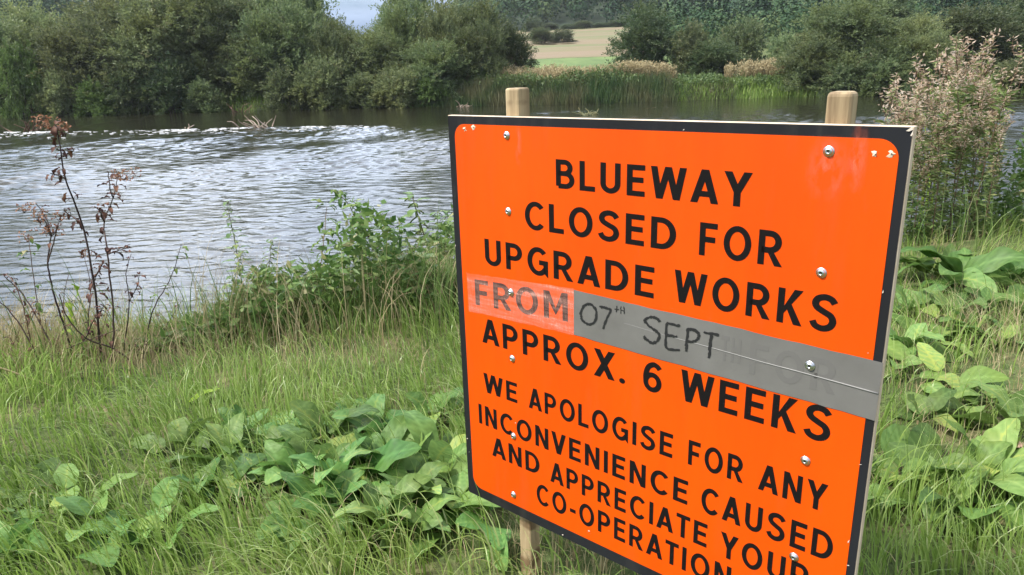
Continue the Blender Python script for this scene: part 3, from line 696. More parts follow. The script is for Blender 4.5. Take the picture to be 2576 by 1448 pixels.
        w_ = .63; b0 = .525; A(stroke([(h_, h_), (h_, 1 - h_)] + arc(.30, (1 - h_ + b0) / 2, .57 - h_ - .30, (1 - h_ - b0) / 2, 90, -90, 14) + [(h_, b0)]))
        A(stroke([(.2, b0)] + arc(.32, (b0 + h_) / 2, w_ - h_ - .32, (b0 - h_) / 2, 90, -90, 14) + [(h_, h_)]))
    elif ch == "S":
        w_ = .62; A(stroke(spline([(.545, .79), (.46, .895), (.31, .937), (.155, .88), (.092, .755), (.14, .63), (.31, .53), (.475, .44), (.535, .285), (.465, .13), (.30, .062), (.13, .115), (.055, .24)], 40)))
    elif ch == "6":
        w_ = .62; A(stroke(arc(w_ / 2, .325, w_ / 2 - h_, .34 - h_, 0, 360, 33)[:-1], True)); A(stroke(spline([(h_, .33), (.083, .56), (.165, .82), (.33, .94), (.47, .90), (.545, .815)], 18)))
    elif ch == ".": w_ = .19; A(poly(*arc(w_ / 2, .085, .095, .095, 0, 330, 12)))
    elif ch == "-": w_ = .30; A(stroke([(0, .40), (w_, .40)]))
    return w_, o
GAP = {"A": -.04, "Y": -.04, "T": -.03, "V": -.04, "W": -.03, "L": -.02, ".": -.05}
def word(body, u0, u1, v0, v1, y):
    """one word fitted between two points of a line of the board"""
    x = 0; VV = []; FF = []; n = 0; q = 0
    for k, ch in enumerate(body):
        w_, parts = glyph(ch)
        for V, F in parts:
            VV.append(np.stack([V[:, 0] + x, np.full(len(V), y - 2e-5 * (q % 5)), V[:, 1]], 1)); FF += [[i + n for i in f] for f in F]; n += len(V); q += 1
        x += w_ + (.19 + GAP.get(ch, 0) + (GAP.get(body[k + 1], 0) if k + 1 < len(body) else 0) if k + 1 < len(body) else 0)
    V = np.vstack(VV); V[:, 0] = (u0 + (u1 - u0) * V[:, 0] / x) * W; V[:, 2] = sz - (v1 - (v1 - v0) * V[:, 2]) * W
    return V, FF
def lettering(words_, y, mt, parent=sign, tilt=0.0, name="lettering"):
    for w_ in words_:
        V, F = word(*w_, y)
        if tilt:
            c = V.mean(0); V[:, 2] += (V[:, 0] - c[0]) * math.tan(tilt)
        o = build(name, V, F, mt, parent)
    return o
LINES = [
 [("BLUEWAY", .3235, .7566, .0857, .1475)],
 [("CLOSED", .2338, .613, .184, .2473), ("FOR", .6619, .8191, .184, .2473)],
 [("UPGRADE", .1045, .5679, .2875, .3525), ("WORKS", .613, .9203, .284, .349)],
 [("APPROX.", .0822, .5043, .4944, .560), ("6", .5489, .5923, .493, .559), ("WEEKS", .636, .9303, .490, .558)],
 [("WE", .0802, .1931, .645, .699), ("APOLOGISE", .2302, .6232, .643, .699), ("FOR", .6595, .7779, .642, .699), ("ANY", .8096, .9372, .641, .699)],
 [("INCONVENIENCE", .0566, .6624, .740, .797), ("CAUSED", .6939, .9571, .738, .798)],
 [("AND", .0992, .2598, .822, .879), ("APPRECIATE", .2937, .7107, .825, .882), ("YOUR", .7408, .9215, .827, .886)],
 [("CO-OPERATION", .2487, .7683, .904, .963)],
]
for l in LINES: lettering(l, -.0028, M_LETTER)
lettering([("FROM", .0647, .3521, .389, .4555)], -.0028, M_LETTER, tilt=R(3.0))
# tapes
def strip(name, cs, y, mt, n=24, wob=.0006, seed=1):
    """a tape stuck across the board: corners TL, TR, BR, BL in board units, gently uneven edges"""
    r = np.random.default_rng(seed); TL, TR, BR, BL = [np.array(c) for c in cs]
    u = np.linspace(0, 1, n)[None, :, None]; v = np.linspace(0, 1, 8)[:, None, None]
    q = (TL * (1 - u) + TR * u) * (1 - v) + (BL * (1 - u) + BR * u) * v
    q = q + r.normal(0, wob, q.shape) * ((v == 0) | (v == 1))
    V = np.stack([q[..., 0] * W, np.full(q.shape[:2], y), sz - q[..., 1] * W], -1)
    i_ = (np.arange(7)[:, None] * n + np.arange(n - 1)[None]).ravel()
    return build(name, V.reshape(-1, 3), np.stack([i_, i_ + n, i_ + n + 1, i_ + 1], -1), mt, sign, smooth=True)
x_, t, b = mat("grey_tape"); n_ = noise(t, 9, 4); r_ = ramp(t, [(.3, (.115, .112, .105)), (.7, (.148, .145, .137))]); t.links.new(n_.outputs[0], r_.inputs[0]); t.links.new(r_.outputs[0], b.inputs["Base Color"]); b.inputs["Roughness"].default_value = .48
n2_ = noise(t, 8, 3, .5); bp = t.nodes.new("ShaderNodeBump"); bp.inputs["Strength"].default_value = .16; bp.inputs["Distance"].default_value = .01; t.links.new(n2_.outputs[0], bp.inputs["Height"]); t.links.new(bp.outputs[0], b.inputs["Normal"])
tape = strip("grey_tape", ((.3694, .3695), (1.0005, .3834), (.9995, .4906), (.3687, .4757)), -.0034, x_, seed=4)
lettering([("TH", .717, .757, .398, .448), ("FOR", .775, .93, .400, .462)], -.0037, plain("tape_ghost", (.123, .120, .114), .5), tape, name="shadow_lettering")
x_, t, b = mat("clear_tape")                                       # scuffed clear packing tape, its reflections painted in as milky stripes
b.inputs["Base Color"].default_value = (.85, .46, .38, 1); b.inputs["Roughness"].default_value = .25
tr = t.nodes.new("ShaderNodeBsdfTransparent"); ms = t.nodes.new("ShaderNodeMixShader")
n_ = noise(t, 4, 5, .7, stretch=(1, 1, 14)); n3_ = noise(t, 40, 3, .6, stretch=(6, 1, 1))
ad = t.nodes.new("ShaderNodeMath"); ad.operation = 'MULTIPLY_ADD'; t.links.new(n3_.outputs[0], ad.inputs[0]); ad.inputs[1].default_value = .35; t.links.new(n_.outputs[0], ad.inputs[2])
rr_ = ramp(t, [(.50, (.04, .04, .04)), (.72, (.20, .20, .20)), (.88, (.60, .60, .60))]); t.links.new(ad.outputs[0], rr_.inputs[0]); t.links.new(rr_.outputs[0], ms.inputs[0])
t.links.new(tr.outputs[0], ms.inputs[1]); t.links.new(b.outputs[0], ms.inputs[2]); t.links.new(ms.outputs[0], t.nodes["Material Output"].inputs[0])
strip("clear_tape", ((.0395, .385), (.3694, .3672), (.3690, .4765), (.0405, .4850)), -.0036, x_, seed=5)
# marker handwriting on the tape
HW = [[(.4073, .3946), (.395, .404), (.3881, .4203), (.3905, .434), (.397, .4392), (.4118, .4426), (.4263, .4304), (.4291, .4094), (.419, .3962), (.4073, .3946)],
 [(.4377, .395), (.455, .3955), (.4673, .398)], [(.466, .399), (.4549, .4219), (.4466, .444)],
 [(.4816, .3852), (.4812, .4001)], [(.4756, .3926), (.488, .3926)], [(.492, .3844), (.4914, .4006)], [(.4993, .383), (.4996, .3989)], [(.4921, .3923), (.4994, .3923)],
 [(.5829, .3998), (.5777, .3938), (.5623, .3934), (.5509, .4006), (.5511, .4078), (.5656, .4168), (.5786, .4224), (.584, .4309), (.5793, .4429), (.5679, .4492), (.5547, .4449), (.548, .439)],
 [(.5992, .3988), (.5988, .4227), (.6012, .4523), (.6297, .4503)], [(.5992, .3992), (.6288, .3983)], [(.5994, .425), (.6237, .4231)],
 [(.6464, .4003), (.645, .425), (.6444, .4495)], [(.6445, .4015), (.6597, .4005), (.6688, .4062), (.6684, .4172), (.6577, .4258), (.645, .4272)],
 [(.68, .4006), (.7105, .3999)], [(.6969, .3999), (.6949, .4203), (.6935, .4516)]]
r = np.random.default_rng(9); ink = plain("marker_ink", (.018, .018, .02), .45); g = Geo()
for k, s in enumerate(HW):
    if k == 8: g.obj("handwriting", ink, tape); g = Geo()
    small = 3 <= k <= 7
    p = spline(s, max(6, 5 * len(s))) if len(s) > 2 else np.linspace(s[0], s[1], 8)
    p = p + r.normal(0, .0005, p.shape)
    tg_ = unit(np.gradient(p, axis=0)); nrm = np.stack([-tg_[:, 1], tg_[:, 0]], 1)
    hw = (.0011 if small else .0023) * (1 + .25 * r.normal(size=len(p))).clip(.6, 1.5)
    a_, b_ = p + nrm * hw[:, None], p - nrm * hw[:, None]
    for q in ([0] if small else [0, 1]):
        o_ = q * .0012
        V = np.stack([np.stack([(a_[:, 0] + o_) * W, np.full(len(p), -.0040 - .0002 * q - .00002 * k), sz - (a_[:, 1] - o_) * W], 1), np.stack([(b_[:, 0] + o_) * W, np.full(len(p), -.0040 - .0002 * q - .00002 * k), sz - (b_[:, 1] - o_) * W], 1)], 1).reshape(-1, 3)
        i_ = np.arange(len(p) - 1) * 2
        g.add(V, np.stack([i_, i_ + 1, i_ + 3, i_ + 2], -1))
g.obj("handwriting", ink, tape)
# the raised crease along the grey tape
g = Geo(); cr = spline([(.50, .420), (.6, .4255), (.7044, .4288), (.80, .4330), (.88, .4350), (.9985, .4395)], 40)
tube_geo(g, np.stack([cr[:, 0] * W, np.full(40, -.0034), sz - cr[:, 1] * W], 1), np.linspace(.0003, .0017, 40), 6)
g.obj("crease", plain("tape_crease", (.19, .187, .18), .4), tape, True)
# posts
x_, t, b = mat("post_timber"); n_ = noise(t, 26, 5, .62, stretch=(1, 1, .09)); r_ = ramp(t, [(.30, (.15, .10, .05)), (.5, (.33, .25, .14)), (.70, (.46, .37, .23))]); t.links.new(n_.outputs[0], r_.inputs[0])
n2_ = noise(t, 9, 3, .5, stretch=(1, 1, 1.6)); r2_ = ramp(t, [(.54, (1, 1, 1)), (.66, (.40, .32, .26))]); t.links.new(n2_.outputs[0], r2_.inputs[0])
mm = t.nodes.new("ShaderNodeMixRGB"); mm.blend_type = 'MULTIPLY'; mm.inputs[0].default_value = .9; t.links.new(r_.outputs[0], mm.inputs[1]); t.links.new(r2_.outputs[0], mm.inputs[2]); t.links.new(mm.outputs[0], b.inputs["Base Color"])
b.inputs["Roughness"].default_value = .75
bp = t.nodes.new("ShaderNodeBump"); bp.inputs["Strength"].default_value = .3; bp.inputs["Distance"].default_value = .003; t.links.new(n_.outputs[0], bp.inputs["Height"]); t.links.new(bp.outputs[0], b.inputs["Normal"])
M_POST = x_
box("post", .1856, .2296, .0185, .0625, -.25, bz(-.0600), M_POST, sign, .0050, 2)
box("post", .9478, .9920, .0185, .0625, -.25, bz(-.0500), M_POST, sign, .0085, 3)
# screws and staples
M_ZINC = plain("zinc_screw", (.62, .63, .64), .28, 1.0); M_RECESS = plain("screw_recess", (.05, .05, .055), .5, .6)
def lathe(prof, k=20):
    g = Geo(); th = np.linspace(0, 2 * np.pi, k, endpoint=False)
    V = np.stack([np.stack([rr_ * np.cos(th), np.full(k, yv), rr_ * np.sin(th)], 1) for rr_, yv in prof]).reshape(-1, 3); n = len(prof)
    i = np.arange(n - 1)[:, None] * k; j = np.arange(k)[None]
    g.add(V, np.stack([i + j, i + k + j, i + k + (j + 1) % k, i + (j + 1) % k], -1).reshape(-1, 4)); return g
s0 = lathe([(.0100, .0002), (.0102, -.0008), (.0096, -.0014), (.0078, -.0018), (.0076, -.0030), (.0066, -.0046), (.0046, -.0056), (.0030, -.0059), (.0026, -.0046), (.0002, -.0042)]).obj("screw", M_ZINC, sign, True)
k0 = lathe([(.0024, -.00475), (.0001, -.0048)], 8).obj("recess", M_RECESS, s0)
SCREWS = [(.1866, .0409), (.1838, .2134), (.1842, .409), (.1809, .5814), (.1761, .7969), (.1690, .9716), (.8804, .0425), (.8876, .2464), (.8845, .4182), (.8928, .6064), (.8897, .8186)]
for k, (u, v) in enumerate(SCREWS):
    if k == 0: o = s0
    else:
        o = s0.copy(); col.objects.link(o); o.parent = sign
        q = k0.copy(); col.objects.link(q); q.parent = o
    o.location = (u * W, -.0022 if k not in (2, 8) else -.0036, bz(v)); o.rotation_euler = (0, .7 * k, 0)
# torn staple holes: pale flecks where the film has lifted
r = np.random.default_rng(15); M_FLECK = plain("bare_wood_fleck", (.66, .52, .38), .8)
for u, v in [(.0572, .0307), (.0859, .0253), (.9506, .044), (.973, .0416)]:
    th = np.linspace(0, 2 * np.pi, 11)[:-1]; rad = .0052 * (1 + .45 * r.normal(size=10)).clip(.35, 1.7)
    V = np.stack([u * W + rad * np.cos(th) * 1.1, np.full(10, -.0027), bz(v) + rad * np.sin(th)], 1)
    V = np.vstack([V, [[u * W, -.0045, bz(v) + .001]]])
    f_ = build("staple_hole", V, [[k, (k + 1) % 10, 10] for k in range(10)], M_FLECK, sign)
    th = np.linspace(0, 2 * np.pi, 7)[:-1]
    build("hole", np.stack([u * W + .0016 * np.cos(th) + .001, np.full(6, -.0047), bz(v) + .0013 * np.sin(th)], 1), [list(range(6))], M_RECESS, f_)
M_CHIP = plain("chipped_film", (.55, .49, .42), .8)
# knocks in the border: pale chips along the edges and the split top right corner
g = Geo()
for u, v, a, b2 in [(.9945, .0040, .0050, .0036), (.9978, .010, .0022, .0050), (.62, .0155, .002, .0012), (.0045, .318, .0016, .004), (.004, .47, .0015, .002), (.008, .86, .0026, .002), (.0125, .9, .002, .0015), (.985, .58, .0025, .0012), (.982, .74, .002, .004), (.986, .79, .0032, .0015), (.33, 1.022, .003, .002), (.986, .262, .001, .004), (.975, .372, .0015, .001), (.27, .40, .0025, .0016), (.185, .755, .003, .0016), (.41, .975, .003, .002)]:
    q = np.array([(-1, -.6), (-.2, -1), (1, -.4), (.5, 1)]) * np.array([a, b2]) + r.normal(0, .0004, (4, 2))
    g = Geo(); g.add(np.stack([u * W + q[:, 0], np.full(4, -.0031), bz(v) + q[:, 1]], 1), [[0, 1, 2, 3]]); g.obj("chip", M_CHIP, sign)

# film rubbed pale and pink where water has crept in below the top right screw
x_, t, b = mat("rubbed_film"); b.inputs["Base Color"].default_value = (.86, .20, .11, 1); b.inputs["Roughness"].default_value = .35
tr = t.nodes.new("ShaderNodeBsdfTransparent"); ms = t.nodes.new("ShaderNodeMixShader"); at = t.nodes.new("ShaderNodeAttribute"); at.attribute_name = "var"
n_ = noise(t, 45, 4, .65, stretch=(1, 1, .45)); r_ = ramp(t, [(.42, (0, 0, 0)), (.66, (.9, .9, .9))]); t.links.new(n_.outputs[0], r_.inputs[0])
ml = t.nodes.new("ShaderNodeMath"); ml.operation = 'MULTIPLY'; t.links.new(r_.outputs[0], ml.inputs[0]); t.links.new(at.outputs["Fac"], ml.inputs[1]); t.links.new(ml.outputs[0], ms.inputs[0])
t.links.new(tr.outputs[0], ms.inputs[1]); t.links.new(b.outputs[0], ms.inputs[2]); t.links.new(ms.outputs[0], t.nodes["Material Output"].inputs[0])
for u, v, hw, hh in [(.881, .070, .042, .060), (.925, .055, .018, .07), (.22, .06, .012, .05)]:
    q = np.linspace(-1, 1, 9); Xq, Zq = np.meshgrid(q, q, indexing="ij"); i_ = (np.arange(8)[:, None] * 9 + np.arange(8)[None]).ravel()
    g = Geo(); g.add(np.stack([u * W + Xq.ravel() * hw, np.full(81, -.0026), bz(v) + Zq.ravel() * hh], 1), np.stack([i_, i_ + 1, i_ + 10, i_ + 9], -1), np.clip(1 - np.hypot(Xq, Zq), 0, 1).ravel()); g.obj("scuff", x_, sign)

# ------------------------------------------------------------------ near bank: grass
def in_view(x, y, m_=1.5):
    """roughly what the photo and a step to either side of it can see"""
    return (np.abs(x) < .80 * y + m_) & (y > 1.15)
def scatter(n, x0, x1, y0, y1, r, dens=None):
    x = r.uniform(x0, x1, n); y = r.uniform(y0, y1, n); k = in_view(x, y)
    if dens is not None: k &= r.random(n) < dens(x, y)
    x, y = x[k], y[k]
    return np.stack([x, y, ground_z(x, y)], 1)
def docky(x, y):
    """where broad leaves crowd the grass out"""
    return np.maximum(np.exp(-(((x + .62) / .62) ** 2 + ((y - 2.42) / .36) ** 2) ** 1.5), np.exp(-(((x - 2.9) / .9) ** 2 + ((y - 4.1) / .7) ** 2) ** 1.5))
def bare(x, y):
    """worn, strawy patches: around the right of the board and under it"""
    b_ = np.zeros_like(x)
    for cx_, cy_, rx_, ry_ in [(2.2, 2.95, .55, .22), (2.75, 3.15, .5, .22), (1.62, 2.45, .25, .22), (1.45, 2.3, .2, .16), (.2, 1.86, .42, .16), (-1.1, 3.55, .8, .3), (-.75, 2.15, .22, .14), (-1.9, 3.55, .5, .25)]:
        b_ = np.maximum(b_, np.exp(-(((x - cx_) / rx_) ** 2 + ((y - cy_) / ry_) ** 2)))
    return b_
def grass_patch(name, n, y0, y1, lmin, lmax, wmin, wmax, mt, label, seed, dens, bend=(.5, 2.5), hue=.45, seg=5, comb=1.0):
    r = np.random.default_rng(seed)
    b_ = scatter(n, -6.2, 7.2, y0, y1, r, dens)
    m_ = len(b_); x, y = b_[:, 0], b_[:, 1]
    tuft = fbm(x * 2.2, y * 2.2, seed + 1, 3)
    ln = r.uniform(lmin, lmax, m_) * (.35 + 1.25 * tuft) * (1 if name != 'straw_grass' else np.where(x < -1.8, .36, 1))
    a = 6.28 * fbm(x * .9, y * .9, seed + 3, 2) * 1.6 - .4 + r.normal(0, .9 / comb, m_)
    bd_ = r.uniform(*bend, m_) * (.7 + .6 * vnoise(x * 1.7, y * 1.7, seed + 5))
    V, F, k = blades(b_, ln, r.uniform(wmin, wmax, m_), np.stack([np.cos(a), np.sin(a)], 1), bd_, seg, r)
    g = Geo(); g.add(V, F, np.repeat(np.clip(r.normal(hue, .2, m_) + .5 * (fbm(x * 1.3, y * 1.3, seed + 7, 2) - .38), 0, 1), k))
    return props(g.obj(name, mt), label, "grass", kind="stuff")
grass_patch("grass", 215000, 1.1, 8.2, .09, .27, .0034, .0085, M_GRASS, "lush green grass covering the near river bank", 400, lambda x, y: (1 - .38 * docky(x, y)) * (1 - .93 * bare(x, y)) * np.where(x > 1.5, .42, 1) * sstep(9.0, 1.5, y) * (.5 + .5 * sstep(.3, .5, fbm(x * 1.1, y * 1.1, 402, 3))) * (y < near_edge(x) + 1.6))
grass_patch("dry_grass", 95000, 1.1, 7.6, .06, .22, .002, .0045, M_STRAW, "dry straw lying between the green blades on the near bank", 430, lambda x, y: (.12 + .88 * bare(x, y)) * (y < near_edge(x) + 1.0), bend=(1.0, 2.1), hue=.5, comb=.5)
grass_patch("arching_grass", 26000, 1.15, 5.0, .22, .46, .0028, .006, M_GRASS, "long pale grass blades arching over the shorter turf", 445, lambda x, y: (1 - .6 * bare(x, y)) * sstep(.40, .60, fbm(x * 1.4, y * 1.4, 446, 3)) * (y < near_edge(x) + .3), bend=(1.2, 2.5), hue=.72, seg=6, comb=3.0)
grass_patch("straw_grass", 42000, 2.6, 6.5, .22, .62, .0026, .006, M_STRAW, "straw-coloured rank grass along the top of the near bank", 455, lambda x, y: np.exp(-((y - near_edge(x) + .38 + .1 * np.sin(x * 5)) / .26) ** 2) * np.where(x < -1.9, .8, .35 + .6 * sstep(.4, .55, fbm(x * 2, y * 2, 457, 2))) * (x < 1.2), bend=(.5, 2.2), hue=.35, seg=5)
def edge_band(x, y): return np.exp(-((y - near_edge(x) - .05) / .42) ** 2)
grass_patch("tall_grass", 110000, 2.4, 9, .28, .70, .004, .0085, M_TALLG, "tall rank grass along the brink of the near bank", 460, lambda x, y: edge_band(x, y) * .8 * np.where(x < -1.75, .12, 1) * np.where(x > 1.6, .10, 1), bend=(.3, 1.9), hue=.42, seg=5)
# hay-coloured tussocks
def tussock(px, py, Y, n, ln, seed, spread=.16, lean=(0, 0)):
    r = np.random.default_rng(seed); c = P(px, py, Y); c = np.array([c[0], Y, 0])
    b_ = np.stack([c[0] + r.normal(0, spread, n), Y + r.normal(0, spread * .7, n), np.zeros(n)], 1); b_[:, 2] = ground_z(b_[:, 0], b_[:, 1])
    a = r.uniform(0, 6.28, n); d = np.stack([np.cos(a) + lean[0], np.sin(a) + lean[1]], 1); d = unit(d)
    return blades(b_, r.uniform(.5, 1.1, n) * ln, r.uniform(.002, .0045, n), d, r.uniform(.5, 2.1, n), 5, r), n, r
g = Geo()
for q in [(120, 900, 3.75, 620, .40, 501, .26, (.9, -.2)), (330, 930, 3.7, 260, .24, 502, .18, (.6, 0)), (40, 860, 3.9, 380, .45, 503, .22, (.8, 0)), (1010, 830, 4.55, 420, .55, 504, .2, (.5, 0)), (900, 790, 4.7, 260, .5, 505, .2, (.3, 0)), (1110, 800, 4.6, 260, .5, 506, .15, (.3, .2)),
          (740, 800, 4.5, 160, .45, 507, .15, (0, 0)), (2460, 880, 3.6, 260, .3, 508, .25, (0, 0)), (1500, 1390, 1.9, 160, .22, 512, .15, (0, 0))]:
    (V, F, k), n, r = tussock(*q[:6], *q[6:]); g.add(V, F, np.repeat(r.uniform(0.1, 1, n), k))
props(g.obj("hay_tussocks", M_STRAW), "hay-coloured tussocks of bent dead grass on the near bank", "grass", kind="stuff")

# ------------------------------------------------------------------ near bank: broad-leaved plants
def broad_leaf(r, L_, Wd, curl=.5, wav=.05, a0=.6, stalk=.35, fold=.14, nu=15, nv=8):
    """one leaf with stalk gap, midrib fold and wavy edge, growing along +X from the origin, arching over"""
    u = np.linspace(0, 1, nu); v = np.linspace(-1, 1, nv + 1)
    half = Wd * .5 * np.clip(np.sin(np.pi * u ** .72), 0, 1) ** .62 * (1 - .18 * u); half[0] = .006; half[-1] = .002
    ang = a0 - curl * u ** 1.2 * 1.7
    du = L_ / (nu - 1)
    cx_ = stalk * L_ * math.cos(a0 + .25) + np.concatenate([[0], np.cumsum(np.cos(ang[:-1]) * du)])
    cz_ = stalk * L_ * math.sin(a0 + .25) + np.concatenate([[0], np.cumsum(np.sin(ang[:-1]) * du)])
    ph, fr = r.uniform(0, 6), r.uniform(1.2, 2.6)
    U, Vv = np.meshgrid(u, v, indexing="ij")
    off = half[:, None] * Vv
    lift = np.abs(Vv) ** 1.3 * half[:, None] * fold + wav * L_ * np.abs(Vv) ** 2 * np.sin(fr * 6.28 * U + ph + (Vv > 0) * 1.7) * np.sin(np.pi * U)
    lift += .012 * L_ * np.abs(np.sin(U * 24 + np.abs(Vv) * 3.0)) * (1 - np.abs(Vv))
    nx_, nz_ = -np.sin(ang), np.cos(ang)
    pts = np.stack([cx_[:, None] + nx_[:, None] * lift, off, cz_[:, None] + nz_[:, None] * lift], -1).reshape(-1, 3)
    k = nv + 1; i_ = (np.arange(nu - 1)[:, None] * k + np.arange(nv)[None]).ravel()
    F = np.stack([i_, i_ + 1, i_ + k + 1, i_ + k], -1)
    a = np.clip(.38 + .34 * (np.abs(Vv) < .12) + .17 * np.sin(U * 38 - np.abs(Vv) * 7), 0, 1).ravel()
    st = spline([(0, 0, -.02), (stalk * L_ * .5 * math.cos(a0 + .25), 0, stalk * L_ * .55 * math.sin(a0 + .25)), (cx_[0], 0, cz_[0])], 5)
    return pts, F, a, st
def rot_z(V, a):
    c, s = math.cos(a), math.sin(a); o = V.copy(); o[:, 0] = c * V[:, 0] - s * V[:, 1]; o[:, 1] = s * V[:, 0] + c * V[:, 1]; return o
def rosette(seed, leaves, L0, ratio=.5, a0=(.3, 1.0), curl=(.3, .8), wav=.05, rad=.03, stalk=.35):
    r = np.random.default_rng(seed); lf = Geo(); sg = Geo()
    for k in range(leaves):
        l = L0 * r.uniform(.6, 1.15)
        V, F, a, st = broad_leaf(r, l, l * ratio * r.uniform(.8, 1.2), r.uniform(*curl), wav, r.uniform(*a0), stalk)
        tw = r.normal(0, .35); c, s = math.cos(tw), math.sin(tw)
        V2 = V.copy(); V2[:, 1] = c * V[:, 1] - s * (V[:, 2] - st[-1][2]) * .3; V2[:, 2] = V[:, 2] + s * V[:, 1]
        an = 2.4 * k + r.normal(0, .4); o = np.array([r.normal(0, rad), r.normal(0, rad), 0])
        lf.add(rot_z(V2, an) + o, F, np.clip(a + r.normal(0, .26), 0, 1)); tube_geo(sg, rot_z(st, an) + o, [.0035, .003, .003, .0026, .002], 5, r.random())
    a = lf.obj("foliage", M_DOCK, smooth=True); b = sg.obj("stalks", M_STEM, smooth=True)
    ma, mb = a.data, b.data; bpy.data.objects.remove(a); bpy.data.objects.remove(b)
    return ma, mb
DOCK = [rosette(600 + k, 9 + k % 3, .20, .56, (.2, 1.15), (.25, 1.0), .035) for k in range(5)]       # butterbur-like, broad
DLOW = [rosette(620 + k, 7 + k % 3, .20, .62, (.15, .7), (.2, .6), .03, .06, .5) for k in range(3)]
DBIG = [rosette(640 + k, 15, .36, .42, (.5, 1.3), (.5, 1.05), .045, .05, .3) for k in range(2)]
def plant(name, meshes, px, py, z, rz, s, label, cat, group, swap=None):
    p = G(px, py, z); p[2] = float(ground_z(p[0], p[1])) - .01
    o = empty(name, p, label, cat, group, rz); o.scale = (s,) * 3
    for nm, me in zip(("foliage", "stalks"), meshes):
        c = bpy.data.objects.new(nm, me); col.objects.link(c); c.parent = o
        if swap and nm == "foliage": c.material_slots[0].link = 'OBJECT'; c.material_slots[0].material = swap
    return o
DG = "broad-leaved dock plants on the near bank"
for k, (ms_, px, py, s, lb) in enumerate([
 (DOCK, 470, 1130, .85, "dock at the upper left of the leafy patch beside the board"),
 (DOCK, 560, 1160, .9, "dock with a leaf pointing left, left of the leafy patch"),
 (DOCK, 690, 1130, .95, "dock at the top of the leafy patch left of the board"),
 (DOCK, 820, 1120, 1.0, "dock with a grey-green arching leaf, top centre of the leafy patch"),
 (DOCK, 960, 1110, .9, "dock at the top right of the leafy patch"),
 (DOCK, 740, 1230, .95, "dock in the middle of the leafy patch, low and dark"),
 (DOCK, 880, 1240, 1.1, "largest dock, its broad leaf folded, centre of the leafy patch"),
 (DOCK, 1010, 1210, 1.0, "dock right of the folded leaf"),
 (DOCK, 1110, 1190, 1.05, "dock touching the left edge of the board"),
 (DOCK, 960, 1330, .85, "dock with two round upright leaves at the front of the leafy patch"),
 (DOCK, 1060, 1350, .9, "dock at the front right of the leafy patch, below the board corner"),
 (DLOW, 1150, 1300, .9, "low dock beneath the bottom left corner of the board"),
 (DLOW, 1245, 1330, .75, "low dock pressed against the foot of the left post"),
 (DLOW, 285, 1380, .75, "small round-leaved dock in the grass, lower left"),
 (DLOW, 400, 1360, .7, "small dock with one upright leaf, right of the round-leaved one"),
 (DOCK, 30, 1420, .8, "large-leaved dock cut by the lower left corner"),
 (DLOW, 20, 1300, .7, "yellowish low dock at the left edge"),
 (DOCK, 880, 1060, .7, "small dock in the grass above the leafy patch"),
 (DOCK, 1090, 1060, .75, "small dock in the grass close to the board's left edge"),
 (DLOW, 640, 1250, .8, "low dock at the left foot of the leafy patch"),
 (DOCK, 620, 1100, .8, "dock at the upper edge of the leafy patch, left of its top"),
 (DOCK, 540, 1240, .8, "dock at the lower left corner of the leafy patch"),
 (DOCK, 680, 1190, .9, "dock left of the patch's low dark middle"),
 (DOCK, 810, 1190, .95, "dock between the arching leaf and the folded leaf"),
 (DOCK, 950, 1190, .9, "dock behind the folded leaf, towards the board"),
 (DOCK, 1050, 1280, .95, "dock beside the board's lower left edge, above the front docks"),
 (DOCK, 830, 1300, .85, "dock below the folded leaf"),
 (DOCK, 930, 1270, .85, "dock just behind the two round upright leaves"),
 (DLOW, 1120, 1260, .9, "low dock just left of the board's bottom corner"),
 (DLOW, 190, 1290, .7, "low dock half hidden in the grass at far left"),
 (DLOW, 780, 1330, .7, "low dock half buried in grass at the front of the leafy patch"),
]): plant("dock_plant", ms_[k % len(ms_)], px, py, 0, 1.7 * k + .5, s * 1.0, lb, "plant", DG)
RG = "docks on the bank right of the board"
for k, (ms_, px, py, s, lb) in enumerate([
 (DBIG, 2415, 730, .95, "big heap of long glossy dock leaves right of the board's upper edge"),
 (DBIG, 2350, 700, .7, "darker dock behind the board edge, left of the big heap"),
 (DBIG, 2540, 720, .7, "dock at the right edge beside the big heap"),
 (DOCK, 2300, 790, .95, "dock showing just beyond the board's right edge, below the big heap"),
 (DOCK, 2390, 800, .9, "dock directly under the big heap"),
 (DOCK, 2480, 790, 1.0, "dock below and right of the big heap"),
 (DOCK, 2560, 800, .95, "dock on the right edge below the heap"),
 (DOCK, 2330, 870, .9, "dock in the second row beside the board"),
 (DOCK, 2430, 850, .9, "dock in the middle of the second row"),
 (DOCK, 2270, 900, .85, "dock touching the board edge above the grey tape"),
 (DLOW, 2290, 960, .9, "low dock level with the grey tape"),
 (DLOW, 2520, 860, .9, "low dock above the worn patch at the right edge"),
 (DOCK, 2470, 1030, .85, "dock with long pointing leaf above the worn ground"),
 (DOCK, 2330, 1060, .7, "small dock in the worn grass right of the tape end"),
 (DOCK, 2560, 1090, .95, "dock cut by the right edge, above the dry red leaf"),
 (DBIG, 2450, 1220, .62, "dock with one tall upright ribbed leaf"),
 (DOCK, 2330, 1210, .85, "dock low beside the board's lower right edge"),
 (DLOW, 2260, 1230, .9, "low dock tight against the lower right edge of the board"),
 (DOCK, 2390, 1290, .8, "dock in front of the tall ribbed leaf"),
 (DLOW, 2560, 1280, .9, "pale flat dock at the right edge below the dry red leaf"),
]): plant("dock_plant", ms_[k % len(ms_)], px, py, 0, 1.9 * k + .2, s * 1.08, lb, "plant", RG)
